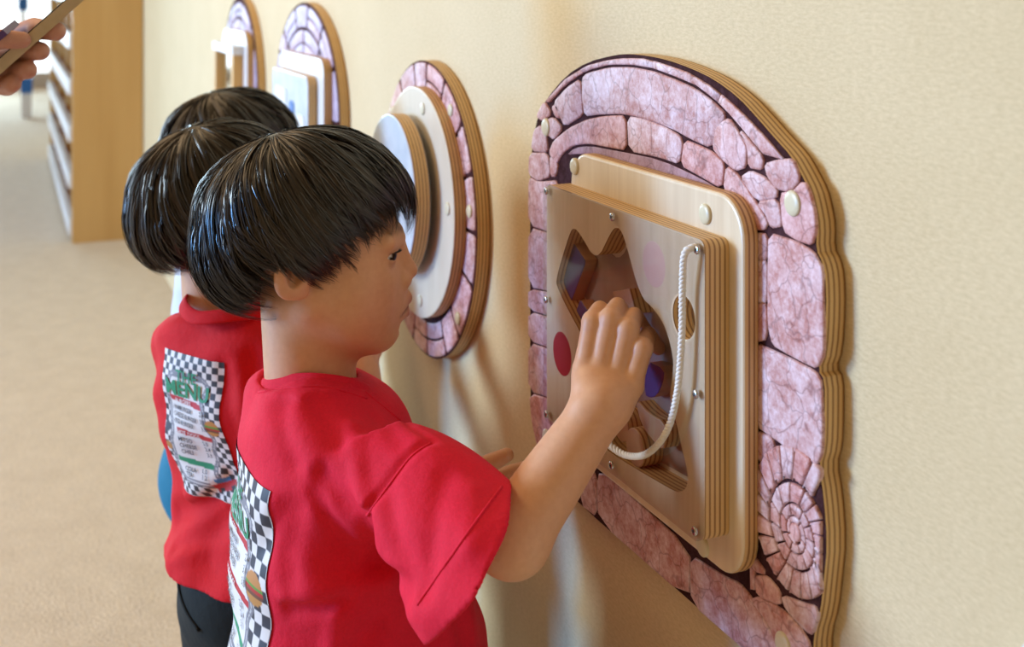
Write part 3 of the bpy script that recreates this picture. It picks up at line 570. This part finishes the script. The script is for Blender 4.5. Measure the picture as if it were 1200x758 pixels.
# ------------------------------------------------------------------ tee shirt: profile of a small boy seen from the side, in body space (x right, y forward, z up)
KZ = np.array([758+80, 800, 758, 700, 650, 600, 550, 500, 478, 460, 446, 436.])
KB = np.array([282, 282, 283, 283, 283, 284, 286.5, 291, 294, 297, 302, 311.])
KF = np.array([582, 576, 566, 548, 532, 516, 500, 482, 470, 455, 432, 410.])
KX = np.array([.142, .138, .134, .130, .127, .125, .123, .116, .104, .088, .070, .055])
KB2 = np.array([302, 304, 318, 327, 313, 296, 286.5, 291, 294, 297, 302, 311.])
def torso(P, grow=0., KB=KB):
    z = P[:, 2]; kz = (600-KZ)*S_; o = np.argsort(kz); kz = kz[o]
    yb = catm(z, kz, ((KB-415)*S_)[o])/.97; yf = catm(z, kz, ((KF-415)*S_)[o])/.97; rx = catm(z, kz, KX[o])+grow
    yc = (yb+yf)/2; ry = (yf-yb)/2+grow
    e = 2.35; q = (np.abs(P[:, 0]/rx)**e+np.abs((P[:, 1]-yc)/ry)**e)**(1/e)
    return np.maximum((q-1)*np.minimum(rx, ry)*.9, np.maximum(z-kz[-1], -.0-(z-kz[0])))
HEM = (600-812)*S_
def sleeve(P, a, b, ra, rb, cutn, flat, axf, openlen=.055, th=.0095):
    a = np.asarray(a); b = np.asarray(b); ab = b-a; L = np.linalg.norm(ab); ab = ab/L
    f = axf-ab*(axf@ab); f /= np.linalg.norm(f); g = np.cross(ab, f)
    q = P-a; t = q@ab; rr = ra+(rb-ra)*np.clip(t/L, -.3, 1.3); fl = 1+(flat-1)*np.clip(t/L, 0, 1)
    rad = np.sqrt((q@f/fl)**2+(q@g)**2); cone = (rad-rr)*.85
    cut = (P-b)@cutn; back = -(t+.02)
    out = np.maximum(smax(cone, cut, .002), back)
    inn = np.maximum(cone+th, -(t-(L-openlen)))
    return out, inn
# ------------------------------------------------------------------ people
def yawm(deg, loc):
    Mx = np.eye(4); Mx[:3, :3] = euler(0, 0, deg); Mx[:3, 3] = loc; return Mx
def app(Mx, V): return V@Mx[:3, :3].T+Mx[:3, 3]
def inv(Mx, V): return (V-Mx[:3, 3])@Mx[:3, :3]
def finger(P, pts, rs, k=.003):
    d = None
    for i in range(len(pts)-1):
        q = cap(P, pts[i], pts[i+1], rs[i], rs[i+1]); d = q if d is None else np.minimum(d, q)
    return d
def onray(bv, px, py):
    o = Vector(W(px, py, .3)); h = bv.ray_cast(o, (Vector(W(px, py, 1.))-o).normalized()); return None if h[0] is None else np.array(h[0])
def boy(spec):
    root = thing('person', spec['label'], 'person', spec['base'])
    Mb, Mh = spec['Mb'], spec['Mh']
    if spec.get('tiltH') is not None: Mh = Mh.copy(); Mh[:3, :3] = Mh[:3, :3]@spec['tiltH']
    parts = []
    V, Q = surface(head_sdf, (-.095, -.11, -.19), (.095, .118, .10), spec.get('res', .00135))
    parts.append((app(Mh, V), Q, head_col(V)))
    for fn, lo, hi, h in spec['limbs']:
        V, Q = surface(fn, lo, hi, h); parts.append((V, Q, np.tile((*SK, 1.), (len(V), 1))))
    # legs under the clothes, down to the ankles
    def legs(P0):
        P = inv(Mb, P0); z0 = -Mb[2, 3]; d = ell(P, A_(0, .0, -.20), A_(.095, .085, .10))
        for s in (-1, 1): d = smin(d, finger(P, [A_(s*.052, .015, -.26), A_(s*.055, .03, (z0-.26)/2-.02), A_(s*.058, .01, z0+.04)], [.052, .040, .026]), .02)
        return d
    lo = Mb[:3, 3]+A_(-.16, -.16, 0); hi = Mb[:3, 3]+A_(.16, .16, 0); lo[2] = .0; hi[2] = Mb[2, 3]-.08
    V, Q = surface(legs, lo, hi, .005); parts.append((V, Q, np.tile((*SK, 1.), (len(V), 1))))
    n = 0; Vs = []; Qs = []; Cs = []
    for V, Q, C in parts: Vs.append(V); Qs.append(Q+n); Cs.append(C); n += len(V)
    body = obj('body', (np.concatenate(Vs), np.concatenate(Qs), None, np.concatenate(Cs)), M['skin'], root)
    # eyes
    for s in (1, -1):
        c = EYE*A_(s, 1, 1); V, Fs = uvsphere(c, .0117, 28, 20); g = A_(*spec.get('gaze', (.42, .85, -.30))); g = g/np.linalg.norm(g)
        an = np.degrees(np.arccos(np.clip(((V-c)/.0117)@g, -1, 1)))
        C = np.where((an < 16)[:, None], (.004, .003, .003), np.where((an < 38)[:, None], (.022, .010, .006), (.70, .66, .62)))
        obj('eye', (app(Mh, V), Fs, None, np.c_[C, np.ones(len(C))]), M['eye'], body)
        if spec.get('lashes', True):
            ls = []
            for i in range(17):
                ph_ = math.radians(-62+i*8.2)*s; el_ = math.radians(13)
                p = c+.0129*A_(math.sin(ph_+s*.35)*math.cos(el_), math.cos(ph_+s*.35)*math.cos(el_), math.sin(el_)); q = p+.0042*A_(math.sin(ph_+s*.35)*.8, math.cos(ph_+s*.35)*.9, .12)
                ls.append(tube([p, (p+q)/2-A_(0, 0, .0005), q], [.00045, .00035, .0001], 4))
            arc = [c+.0129*A_(math.sin(math.radians(a))*.97, math.cos(math.radians(a))*.97, .23) for a in (np.linspace(-50, 88, 14) if s > 0 else np.linspace(50, -88, 14))]
            ls.append(tube(arc, [.0003]+[.0007]*12+[.0003], 5))
            d = join(*ls); obj('eyelashes', (app(Mh, np.array(d[0])), d[1]), M['dark'], body)
    hair(root, 'hair', Mh, **spec.get('hair', {}))
    # tee shirt
    FO = []
    def shirt(P0):
        P = inv(Mb, P0); d = torso(P, 0., spec.get('KB', KB))
        z1 = (600-478)*S_
        for s in (1, -1):
            d = smin(d, cap(P, A_(s*.03, -.046, (600-470)*S_), A_(s*.098, -.012, (600-512)*S_), .026, .040), .035)
        ins = []
        for sl in spec['sleeves']:
            o, i_ = sleeve(P0, *sl); d = smin(d, o, .016); ins.append(i_)
        for pts3, amp, wd in FO:
            t_ = cap(P0, pts3[0], pts3[1], 0.)
            for q0, q1 in zip(pts3[1:-1], pts3[2:]): t_ = np.minimum(t_, cap(P0, q0, q1, 0.))
            d = d+amp*np.exp(-(t_/wd)**2)
        x, y, z = P[:, 0], P[:, 1], P[:, 2]; am = spec.get('wr', 1.)
        d = d+am*1.5*(.0016*np.sin(x*38+z*30+1.3)*np.sin(z*21-y*24)+.0011*np.sin(y*61+z*47+x*20)+.0008*np.sin(z*95-x*44+y*30))
        d = d+am*.0045*np.clip((.0-z)/.16, 0, 1)*np.sin(np.arctan2(x, y)*7+z*9)*.6
        for i_ in ins: d = np.maximum(d, -i_)
        d = np.maximum(d, HEM-z)
        d = smax(d, -np.maximum(torso(P, -.017, spec.get('KB', KB)), z-(HEM+.035)), .002)          # hollow skirt of the shirt
        return smax(d, -cap(P0, spec['neck'][0], spec['neck'][1], .0445), .006)
    lo = Mb[:3, 3]+A_(-.30, -.22, HEM-.02); hi = Mb[:3, 3]+A_(.30, .28, .15)
    if 'folds' in spec:                                   # find where the creases lie on the plain shirt, then sew them in
        sv = surface(shirt, lo, hi, .006); bvs = BVHTree.FromPolygons(sv2l(sv[0]), sv[1].tolist())
        for pl, amp, wd in spec['folds']:
            q = [h for h in (onray(bvs, *p) for p in pl) if h is not None]
            if len(q) > 1: FO.append((q, amp, wd))
    sv = surface(shirt, lo, hi, spec.get('sres', .0026))
    sh = obj('shirt', sv, M[spec['tee']], root)
    obj('collar', spec['collar'](), M[spec['tee']], sh)
    bvs = BVHTree.FromPolygons(sv2l(sv[0]), sv[1].tolist())
    for sm in spec.get('seams', []):
        pl = []
        for p in spline([np.array((*q, 0.)) for q in sm], 10):
            h_ = onray(bvs, p[0], p[1])
            if h_ is not None and (not pl or np.linalg.norm(h_-pl[-1]) < .03): pl.append(h_)
        if len(pl) < 4: continue
        obj('seam', tube(pl, .0012, 6), M[spec['tee']], sh)
    if 'print' in spec: back_print(sh, sv, Mb, spec['print'])
    # trousers
    zp = -Mb[2, 3]; cut = spec.get('cuff', zp+.05)
    def pants(P0):
        P = inv(Mb, P0); d = ell(P, A_(0, .008+spec.get('bum', 0), -.20), A_(.108, .100, .105))
        for s in (-1, 1): d = smin(d, finger(P, [A_(s*.052, .012, -.24), A_(s*.056, .03, (zp-.26)/2-.02), A_(s*.060, .01, zp+.04)], [.072, .062, .052]), .02)
        d = d+.0016*np.sin(P[:, 2]*70+P[:, 0]*50)*np.sin(P[:, 1]*60)
        return np.maximum(np.maximum(d, cut-P[:, 2]), P[:, 2]+.12)
    lo = Mb[:3, 3]+A_(-.17, -.17, 0); hi = Mb[:3, 3]+A_(.17, .17, 0); lo[2] = .0; hi[2] = Mb[2, 3]-.10
    pv = surface(pants, lo, hi, .0042); pt = obj('trousers', pv, M[spec['pants']], root)
    if spec.get('pocket'):
        bv = BVHTree.FromPolygons(sv2l(pv[0]), pv[1].tolist()); pl = []
        for u in np.linspace(0, 1, 16):
            x_ = -.075+.075*u; z_ = -.155-.058*(u**.6)
            o_ = app(Mb, A_(x_, -.4, z_)[None])[0]; dr = Mb[:3, :3]@A_(0, 1, 0); h_ = bv.ray_cast(Vector(o_), Vector(dr))
            if h_[0] is not None: pl.append(np.array(h_[0])+.001*np.array(h_[1]))
        if len(pl) > 4: obj('pocket_seam', tube(pl, .0022, 6), M[spec['pants']], pt)
    for s in (-1, 1):
        def shoe(P0):
            P = inv(Mb, P0); d = ell(P, A_(s*.060, .045, zp+.026), A_(.034, .082, .026)); d = smin(d, cap(P, A_(s*.06, .01, zp+.03), A_(s*.06, .01, zp+.075), .033), .02)
            return np.maximum(d, zp+.002-P[:, 2])
        c_ = app(Mb, A_(s*.06, .03, zp+.05)[None])[0]; so = obj('shoe', surface(shoe, c_-.11, c_+A_(.11, .11, .07), .005), M['shoe'], root)
    return root
def sv2l(V): return [tuple(v) for v in V]
def back_print(shirt_o, sv, Mb, cfg):
    bv = BVHTree.FromPolygons(sv2l(sv[0]), sv[1].tolist()); W_, H_ = cfg['size']; cu, cv_ = cfg['center']
    dr = Vector(Mb[:3, :3]@A_(0, 1, 0))
    def put(u, v, off):
        o_ = app(Mb, A_(cu+u, -.4, cv_+v)[None])[0]; h_ = bv.ray_cast(Vector(o_), dr)
        if h_[0] is None: return None
        return np.array(h_[0])+off*np.array(h_[1] if h_[1].dot(dr) < 0 else -h_[1])
    n = .0012; nu, nv = int(W_/n), int(H_/n); ck = W_/14
    V = []; C = []; ok = {}
    def colour(u, v):     # u in 0..W from the left, v in 0..H from the top: flat printed artwork
        x, y = u/W_, v/H_
        wob = .035*math.sin(y*15)+.02*math.sin(y*37+1)
        inL, inR, inT, inB = .10+wob*.6, .80+wob, .115, .90
        black, white, grey = (.035, .035, .045), (.74, .73, .73), (.22, .22, .25)
        def chk(): return black if (int(u/ck)+int(v/ck)) % 2 else white
        # round burger at the right edge, small racing car lower right, dot at the left
        bx_, by_ = (x-.86)*W_, (y-.44)*H_
        if bx_*bx_+by_*by_*1.2 < (.105*W_)**2:
            q = by_/(.1*W_); return (.50, .22, .05) if q < -.25 else (.10, .30, .04) if q < -.05 else (.45, .03, .02) if q < .15 else (.16, .06, .03) if q < .4 else (.50, .24, .06)
        cx_, cy_ = (x-.80)*W_, (y-.86)*H_
        cx_, cy_ = cx_*.94-cy_*.34, cx_*.34+cy_*.94
        if abs(cx_) < .18*W_ and abs(cy_) < .085*W_:
            if cy_ < -.03*W_: return (.05, .22, .50) if abs(cx_) < .10*W_ else (chk() if x > .7 else white)
            if abs(abs(cx_)-.11*W_) < .04*W_ and cy_ > .035*W_: return black
            return (.45, .02, .03)
        if ((x-.06)*W_)**2+((y-.52)*H_)**2 < (.06*W_)**2: return black
        if ((x-.05)*W_)**2+((y-.655)*H_)**2 < (.055*W_)**2: return (.48, .22, .06)
        dx = min(x-inL, inR-x); dy = min(y-inT, inB-y)
        d = min(dx*W_, dy*H_)
        if dx < .14 and dy*H_ < .14*W_ and dx > 0 and dy > 0: d = .14*W_-math.hypot(.14*W_-dx*W_, .14*W_-dy*H_)
        if d < 0: return chk()
        if d < .065*W_: return (.72, .72, .73) if .028*W_ < d < .034*W_ else grey
        for y0, y1, x0, x1, c_ in ((.292, .330, .19, .80, (.50, .02, .03)), (.508, .546, .19, .78, (.50, .02, .03)), (.725, .765, .19, .72, (.02, .26, .12))):
            if y0 < y+ -.03*(x-.5) < y1 and x0+wob < x < x1+wob*.5: return c_
        return white
    for i in range(nu+1):
        for j in range(nv+1):
            u, v = i*n, j*n; p = put(u-W_/2, H_/2-v, .0012)
            if p is None: continue
            ok[i, j] = len(V); V.append(p); C.append((*colour(u, v), 1))
    Fs = [(ok[i, j], ok[i, j+1], ok[i+1, j+1], ok[i+1, j]) for i in range(nu) for j in range(nv) if all(q in ok for q in ((i, j), (i, j+1), (i+1, j+1), (i+1, j)))]
    V = np.array(V)
    L_ = [np.linalg.norm(V[f[0]]-V[f[2]]) for f in Fs]; Fs = [f for f, l in zip(Fs, L_) if l < .009]
    pr = obj('back_print', (V, Fs, None, np.array(C)), M['print'], shirt_o, label='printed menu with black and white checker border')
    def text(s, x, y, h, wfac, mt, align='CENTER', bold=0.):
        cu_ = bpy.data.curves.new('t', 'FONT'); cu_.body = s; cu_.size = 1; cu_.align_x = align; cu_.offset = bold; cu_.resolution_u = 2
        o = bpy.data.objects.new('t', cu_); me = bpy.data.meshes.new_from_object(o); bmx = bmesh.new(); bmx.from_mesh(me)
        bmesh.ops.triangulate(bmx, faces=bmx.faces[:])
        bmesh.ops.subdivide_edges(bmx, edges=[e for e in bmx.edges if e.calc_length() > .35], cuts=2, use_grid_fill=False); bmesh.ops.triangulate(bmx, faces=bmx.faces[:])
        VV = []; F2 = []; mp_ = {}
        for v in bmx.verts:
            p = put(x+v.co.x*h*wfac, y+v.co.y*h, .0024)
            if p is not None: mp_[v.index] = len(VV); VV.append(p)
        bmx.verts.index_update()
        F2 = [[mp_[v.index] for v in f.verts] for f in bmx.faces if all(v.index in mp_ for v in f.verts)]
        bmx.free(); bpy.data.objects.remove(o); bpy.data.curves.remove(cu_); bpy.data.meshes.remove(me)
        return (VV, F2)
    X = lambda f: (f-.5)*W_; Y = lambda f: (.5-f)*H_
    LL = []
    def put_text(mt, nm, *ts):
        for q in ts:
            if q[1]: obj(nm, (q[0], q[1]), M[mt], pr, smooth=False)
    g = (text('THE', X(.47), Y(.175), .020*H_/.193, 1.05, 0, bold=.015), text('MENU', X(.47), Y(.275), .027*H_/.193, 1.12, 0, bold=.03))
    put_text('green', 'lettering', *g)
    k = []
    hh = .0085*H_/.193
    for i, (a, b) in enumerate((('HAMBURGER', '2.4'), ('CHEESE BURGER', '3.1'), ('VEGI BURGER', '3.0'))):
        k += [text(a, X(.20), Y(.378+.048*i), hh, .80, 0, 'LEFT', .012), text(b, X(.70), Y(.372+.048*i), hh, .9, 0, 'LEFT', .012)]
    for i, (a, b) in enumerate((('MITSO', '2.0'), ('CHEESE', '2.4'), ('CHILI', '3.1'))):
        k += [text(a, X(.26), Y(.592+.045*i), hh, .95, 0, 'LEFT', .012), text(b, X(.62), Y(.588+.045*i), hh, .9, 0, 'LEFT', .012)]
    for i, (a, b) in enumerate((('COLA', '1.0'), ('TEA', '1.2'))): k += [text(a, X(.26), Y(.81+.04*i), hh, .9, 0, 'LEFT', .012), text(b, X(.52), Y(.805+.04*i), hh, .9, 0, 'LEFT', .012)]
    put_text('ink', 'lettering', *k)
    k = (text('BURGERS', X(.26), Y(.325), hh*.95, .95, 0, 'LEFT', .012), text('HOT DOGS', X(.26), Y(.541), hh*.95, .95, 0, 'LEFT', .012)); put_text('pwhite', 'lettering', *k)
def collar_ring(pts, r0=.0052, hgt=1.0):
    P = [np.asarray(p) for p in pts]; n = len(P); Q = []
    for i in range(n):
        a, b, c_, d_ = P[i-1], P[i], P[(i+1) % n], P[(i+2) % n]
        for k in range(8):
            t = k/8; Q.append(.5*(2*b+(c_-a)*t+(2*a-5*b+4*c_-d_)*t*t+(-a+3*b-3*c_+d_)*t**3))
    Q = np.array(Q); cen = Q.mean(0); V = []; Fs = []; m_ = 10; N = len(Q)
    for q in Q:
        o = q-cen; o[2] = 0; o /= np.linalg.norm(o)
        for k in range(m_):
            t = 2*math.pi*k/m_; V.append(q+o*(math.cos(t)*.0022-.55*math.sin(t)*r0*1.3)+A_(0, 0, 1)*math.sin(t)*r0*1.35)
    for i in range(N):
        for k in range(m_): j = (i+1) % N; l = (k+1) % m_; Fs.append((i*m_+k, j*m_+k, j*m_+l, i*m_+l))
    return V, Fs
rgt = A_(SN, CS, 0); fwd = A_(-CS, SN, 0); upv = A_(0, 0, 1.)
# ---- nearest boy
Sh, El, Wr = W(452, 560, 1.045), W(600, 630, .962), W(706, 474, .985)
mcp = [W(686, 432, 1.006), W(704, 432, 1.002), W(723, 440, .998), W(740, 452, .992)]
pip = [W(695, 377, 1.016), W(716, 373, 1.010), W(736, 385, 1.004), W(753, 407, .998)]
dip = [p+A_(0, .004, .003)+fwd*.024+rgt*.004 for p in pip]; tip = [p+fwd*.008-upv*.015+A_(0, .011, 0) for p in dip]
def rarm(P):
    d = finger(P, [Sh, El], [.0295, .0290]); d = smin(d, finger(P, [El, El*.62+Wr*.38, El*.3+Wr*.7, Wr], [.0290, .0268, .0238, .0210]), .012)
    pal = None
    for i in range(4):
        q = cap(P, Wr+rgt*(-.009+.006*i), mcp[i], .0135, .0105); pal = q if pal is None else smin(pal, q, .008)
    d = smin(d, pal, .014)
    for i in range(4):
        d = smin(d, finger(P, [mcp[i], pip[i], dip[i], tip[i]], [.0098, .0092, .0080, .0066] if i < 3 else [.0090, .0084, .0072, .006]), .003)
        d = smin(d, sph(P, pip[i]-fwd*.001, .0094 if i < 3 else .0086), .003)
    t0, t1, t2, t3 = Wr+upv*.012-rgt*.010+fwd*.008, W(682, 442, 1.015), W(686, 412, 1.036), W(700, 398, 1.044)
    return smin(d, finger(P, [t0, t1, t2, t3], [.012, .0092, .0078, .0062]), .008)
LS, LE, LW = W(400, 520, 1.235), W(470, 600, 1.25), W(535, 566, 1.20)
def larm(P):
    d = finger(P, [LS, LE], [.034, .030]); d = smin(d, finger(P, [LE, LW], [.029, .021]), .012)
    for i, (a, b, c_) in enumerate((((574, 563), (600, 553), (624, 545)), ((574, 568), (601, 560), (628, 552)), ((567, 571), (597, 567), (622, 562)), ((564, 576), (590, 574), (612, 572)))):
        yy = 1.165+.006*i; p0, p1, p2 = W(*a, yy), W(*b, yy-.002), W(*c_, yy)
        d = smin(d, cap(P, LW, p0, .014, .010), .008); d = smin(d, finger(P, [p0, p1, p2], [.0080, .0072, .0058]), .003)
    return smin(d, finger(P, [LW+upv*.006, W(553, 552, 1.15), W(576, 542, 1.145), W(594, 533, 1.142)], [.013, .0100, .0088, .0066]), .006)
H1 = W(358, 255, 1.13); T1 = W(415, 600, 1.13)
n1 = rgt*.82-upv*.57; n1 /= np.linalg.norm(n1)
nL = n1*A_(1, 1, 1)
lsl = (W(400, 520, 1.235), W(480, 590, 1.24), .045, .055, n1, .85, fwd)
boy(dict(label='nearest boy in crimson tee reaching his right hand up to the wooden puzzle box', base=(T1[0], T1[1], 0),
    Mb=yawm(-4, T1), Mh=yawm(-14, H1),
    limbs=[(rarm, np.minimum.reduce([Sh, El, Wr]+tip)-.05, np.maximum.reduce([Sh, El, Wr]+pip+tip)+.05, .0013), (larm, np.minimum.reduce([LS, LE, LW])-.06, np.maximum.reduce([LS, LE, LW])+A_(.16, .18, .10), .0016)],
    sleeves=[(W(462, 552, 1.022), W(551, 647, .956), .044, .0655, n1, .95, fwd), lsl],
    folds=[([(428, 456), (455, 478), (482, 500), (505, 515)], .0020, .0035), ([(505, 516), (480, 532), (455, 565), (428, 602)], .0045, .0042), ([(414, 500), (420, 550), (426, 592)], -.0055, .008),
           ([(376, 555), (400, 585), (426, 612)], .0075, .008), ([(370, 580), (392, 618), (408, 640)], .005, .008), ([(428, 615), (446, 655), (470, 690)], .011, .010), ([(340, 714), (400, 704), (470, 692)], .007, .008), ([(335, 700), (400, 690), (455, 680)], -.004, .009),
           ([(470, 700), (440, 730), (425, 757)], .006, .009), ([(400, 712), (392, 757)], -.004, .010), ([(345, 600), (335, 650), (340, 690)], .004, .011), ([(330, 470), (345, 540)], .0025, .010), ([(372, 470), (400, 520)], .003, .009), ([(350, 480), (370, 545)], -.003, .010),
           ([(520, 560), (508, 620), (500, 690)], .004, .010), ([(555, 575), (550, 640)], -.003, .010), ([(455, 580), (468, 640), (490, 690)], .004, .009), ([(540, 720), (548, 757)], .005, .010), ([(302, 458), (340, 452), (385, 452), (432, 465)], .0012, .003), ([(440, 490), (470, 520)], .002, .008), ([(310, 640), (330, 600)], .004, .010)],
    seams=[[(428, 459), (455, 481), (482, 503), (503, 517)], [(505, 519), (482, 535), (457, 567), (430, 604)], [(489, 709), (525, 657), (560, 608), (588, 570)], [(303, 460), (340, 454), (385, 454), (430, 467)]],
    neck=(W(366, 475, 1.13), W(357, 400, 1.13)), tee='tee', pants='pants', print=dict(size=(.150, .205), center=(.010, -.037)),
    collar=lambda: collar_ring([W(304, 451, 1.13), W(322, 449, 1.097), W(365, 447, 1.080), W(412, 452, 1.088), W(444, 462, 1.125), W(440, 458, 1.16), W(390, 440, 1.185), W(325, 436, 1.165)]),
    hair=dict(guides=700, per=20, seed=3)))
# ---- second boy
B2 = W(308, 600, 1.41); B2[2] = T1[2]-.008; H2 = W(254, 226, 1.41)
M2 = yawm(31, B2); body2w = lambda x, y, z: app(M2, A_(x, y, z)[None])[0]
s2, e2, w2 = body2w(.095, -.02, .065), body2w(.115, .06, -.07), W(424, 424, 1.50)
def arm2(P):
    d = finger(P, [s2, e2], [.036, .031]); d = smin(d, finger(P, [e2, w2], [.030, .021]), .012)
    hd = W(448, 376, 1.56)
    for i in range(4):
        a = w2*.45+hd*.55+upv*(.012-.010*i); b = hd+upv*(.018-.013*i)+rgt*.002*i
        d = smin(d, cap(P, w2, a, .013, .010), .01); d = smin(d, finger(P, [a, b], [.0085, .006]), .003)
    return smin(d, finger(P, [w2, w2*.6+hd*.4+upv*.02, w2*.3+hd*.7+upv*.034], [.012, .009, .0065]), .006)
l2s, l2e = body2w(-.105, -.01, .075), body2w(-.13, .05, -.04); l2w = body2w(-.08, .16, -.02)
def arm2l(P):
    d = smin(finger(P, [l2s, l2e], [.036, .031]), finger(P, [l2e, l2w], [.030, .021]), .012)
    f = M2[:3, :3]@A_(.3, .95, .1)
    for i in range(4):
        a = l2w+f*.035+upv*(.018-.012*i); d = smin(d, cap(P, l2w, a, .013, .009), .01); d = smin(d, finger(P, [a, a+f*.03], [.0082, .006]), .003)
    return smin(d, finger(P, [l2w, l2w+f*.02+upv*.025, l2w+f*.04+upv*.038], [.011, .009, .0065]), .006)
cn = M2[:3, :3]@A_(.55, .35, -.75); cnl = M2[:3, :3]@A_(-.35, .45, -.82)
def bb_(*p): return np.minimum.reduce(p)-.06, np.maximum.reduce(p)+.06
boy(dict(label='second boy in red tee with a whole menu print on his back and black trousers', base=(B2[0], B2[1], 0),
    Mb=M2, Mh=yawm(14, H2), res=.0022, sres=.003, lashes=False,
    limbs=[(arm2, *bb_(s2, e2, w2, W(488, 352, 1.60)), .0022), (arm2l, *bb_(l2s, l2e, l2w, body2w(-.06, .24, 0)), .0022)],
    sleeves=[(body2w(.085, -.02, .065), body2w(.108, .03, -.045), .044, .056, cn/np.linalg.norm(cn), .9, fwd), (body2w(-.095, -.015, .07), body2w(-.125, .03, -.03), .046, .058, cnl/np.linalg.norm(cnl), .9, fwd)],
    folds=[([(207, 600), (235, 592), (268, 560)], .010, .012), ([(204, 640), (240, 630), (282, 600)], .007, .012), ([(262, 430), (272, 500), (285, 560)], .004, .012), ([(295, 420), (300, 500)], .005, .012), ([(200, 668), (240, 655)], .004, .012), ([(220, 585), (262, 560)], -.007, .010)],
    neck=(body2w(0, -.04, .10), H2+A_(0, 0, -.13)), tee='tee2', pants='pants', pocket=True, KB=KB2, wr=1.3, print=dict(size=(.096, .166), center=(-.004, .010)),
    collar=lambda: collar_ring([body2w(.062*math.sin(a), -.037+.062*math.cos(a), .128+.012*abs(math.sin(a))-.008*math.cos(a)) for a in np.linspace(0, 2*math.pi, 8, endpoint=False)]),
    hair=dict(guides=460, per=13, seed=11, matn='hair2', wid=.0006)))
# ---- third boy, mostly hidden
B3 = W(298, 600, 1.77); B3[2] = T1[2]-.01; H3 = W(270, 171, 1.755)
M3 = yawm(18, B3); b3 = lambda x, y, z: app(M3, A_(x, y, z)[None])[0]
def arm3(s):
    a, b, c_ = b3(s*.105, -.01, .075), b3(s*.135, .05, -.04), b3(s*.09, .11, .0); f = M3[:3, :3]@A_(-s*.2, .95, .2)
    def fn(P):
        d = smin(finger(P, [a, b], [.035, .03]), finger(P, [b, c_], [.029, .021]), .012)
        for i in range(4):
            q = c_+f*.035+upv*(.018-.012*i); d = smin(d, cap(P, c_, q, .013, .009), .01); d = smin(d, finger(P, [q, q+f*.03], [.0082, .006]), .003)
        return smin(d, finger(P, [c_, c_+f*.02+upv*.025, c_+f*.04+upv*.038], [.011, .009, .0065]), .006)
    return (fn, *bb_(a, b, c_, c_+f*.07), .0026)
cs3 = [M3[:3, :3]@A_(s*.4, .4, -.8) for s in (1, -1)]
boy(dict(label='furthest boy, mostly hidden behind the others, in white tee and teal shorts', base=(B3[0], B3[1], 0),
    Mb=M3, Mh=yawm(10, H3), res=.0028, sres=.0036, lashes=False, limbs=[arm3(1), arm3(-1)],
    sleeves=[(b3(s*.095, -.015, .07), b3(s*.125, .03, -.03), .046, .058, c_/np.linalg.norm(c_), .9, fwd) for s, c_ in zip((1, -1), cs3)],
    neck=(b3(0, -.04, .10), H3+A_(0, 0, -.13)), tee='tee3', pants='teal', cuff=-T1[2]+.30, bum=-.045,
    collar=lambda: collar_ring([b3(.062*math.sin(a), -.037+.062*math.cos(a), .128+.012*abs(math.sin(a))-.008*math.cos(a)) for a in np.linspace(0, 2*math.pi, 8, endpoint=False)]),
    hair=dict(guides=380, per=10, seed=21, matn='hair2', wid=.0007)))
# ---- adult hand holding a tablet, top left
YD = 1.25
ed = W(0, 78, YD); e1 = W(86, 2, YD)
ad_ = thing('person', 'adult at the left edge, only a hand gripping the tan tablet in view', 'person', tuple(W(-60, 95, YD)*A_(1, 1, 0)))
tips = [(66, 37), (47, 60), (32, 82), (14, 98)]
wr_ = W(-75, 90, YD+.03); el_ = W(-330, 260, YD+.05)
def ahand(P):
    d = finger(P, [el_, wr_], [.040, .027])
    for i, (x, y) in enumerate(tips):
        k0 = W(-28+2*i, 62+10*i, YD+.055-.008*i); k1 = W(x*.6, y+2*i-4, YD+.034); k2 = W(x, y, YD+.016)
        d = smin(d, cap(P, wr_, k0, .018, .013), .012); d = smin(d, finger(P, [k0, k1, k2], [.0120, .0114, .0098]), .004)
    return smin(d, finger(P, [wr_+upv*.01, W(-35, 52, YD-.01), W(0, 46, YD-.012), W(26, 47, YD-.005)], [.018, .013, .0105, .0088]), .008)
V, Q = surface(ahand, np.minimum(wr_, el_)-.07, np.maximum.reduce([wr_, el_]+[W(x, y, YD) for x, y in tips])+A_(.05, .09, .06), .002)
obj('hand', (V, Q, None, np.tile((.52, .25, .19, 1), (len(V), 1))), M['skin'], ad_)
u = (e1-ed)/np.linalg.norm(e1-ed); dv = ed-np.array(camo.location); dv -= u*(dv@u); dv /= np.linalg.norm(dv); nn = np.cross(u, dv)
def slab(p, a, b, c_):
    V = [p+i*a+j*b+k*c_ for k in (0, 1) for j in (0, 1) for i in (0, 1)]
    return V, [(0, 2, 3, 1), (4, 5, 7, 6), (0, 1, 5, 4), (1, 3, 7, 5), (3, 2, 6, 7), (2, 0, 4, 6)]
tb = thing('tablet', 'thin tablet in a tan case seen edge on, held by the adult hand', 'tablet', tuple(ed))
th_ = .0120
obj('tablet_case', slab(ed-u*.04-nn*th_/2, u*.155, dv*.10, nn*th_), M['tan'], tb, smooth=False)
obj('screen', slab(ed-u*.032+dv*.006+nn*(th_/2 if nn[2] > 0 else -th_/2-.0012), u*.139, dv*.088, nn*.0012), M['screen'], tb, smooth=False)
pp = W(-6, 58, YD-.025); pz = thing('phone', 'purple phone edge held between the adult thumb and tablet', 'phone', tuple(pp))
obj('phone_body', slab(pp-u*.03+nn*.003, u*.05, dv*.05, nn*.007), M['purple'], pz, smooth=False)
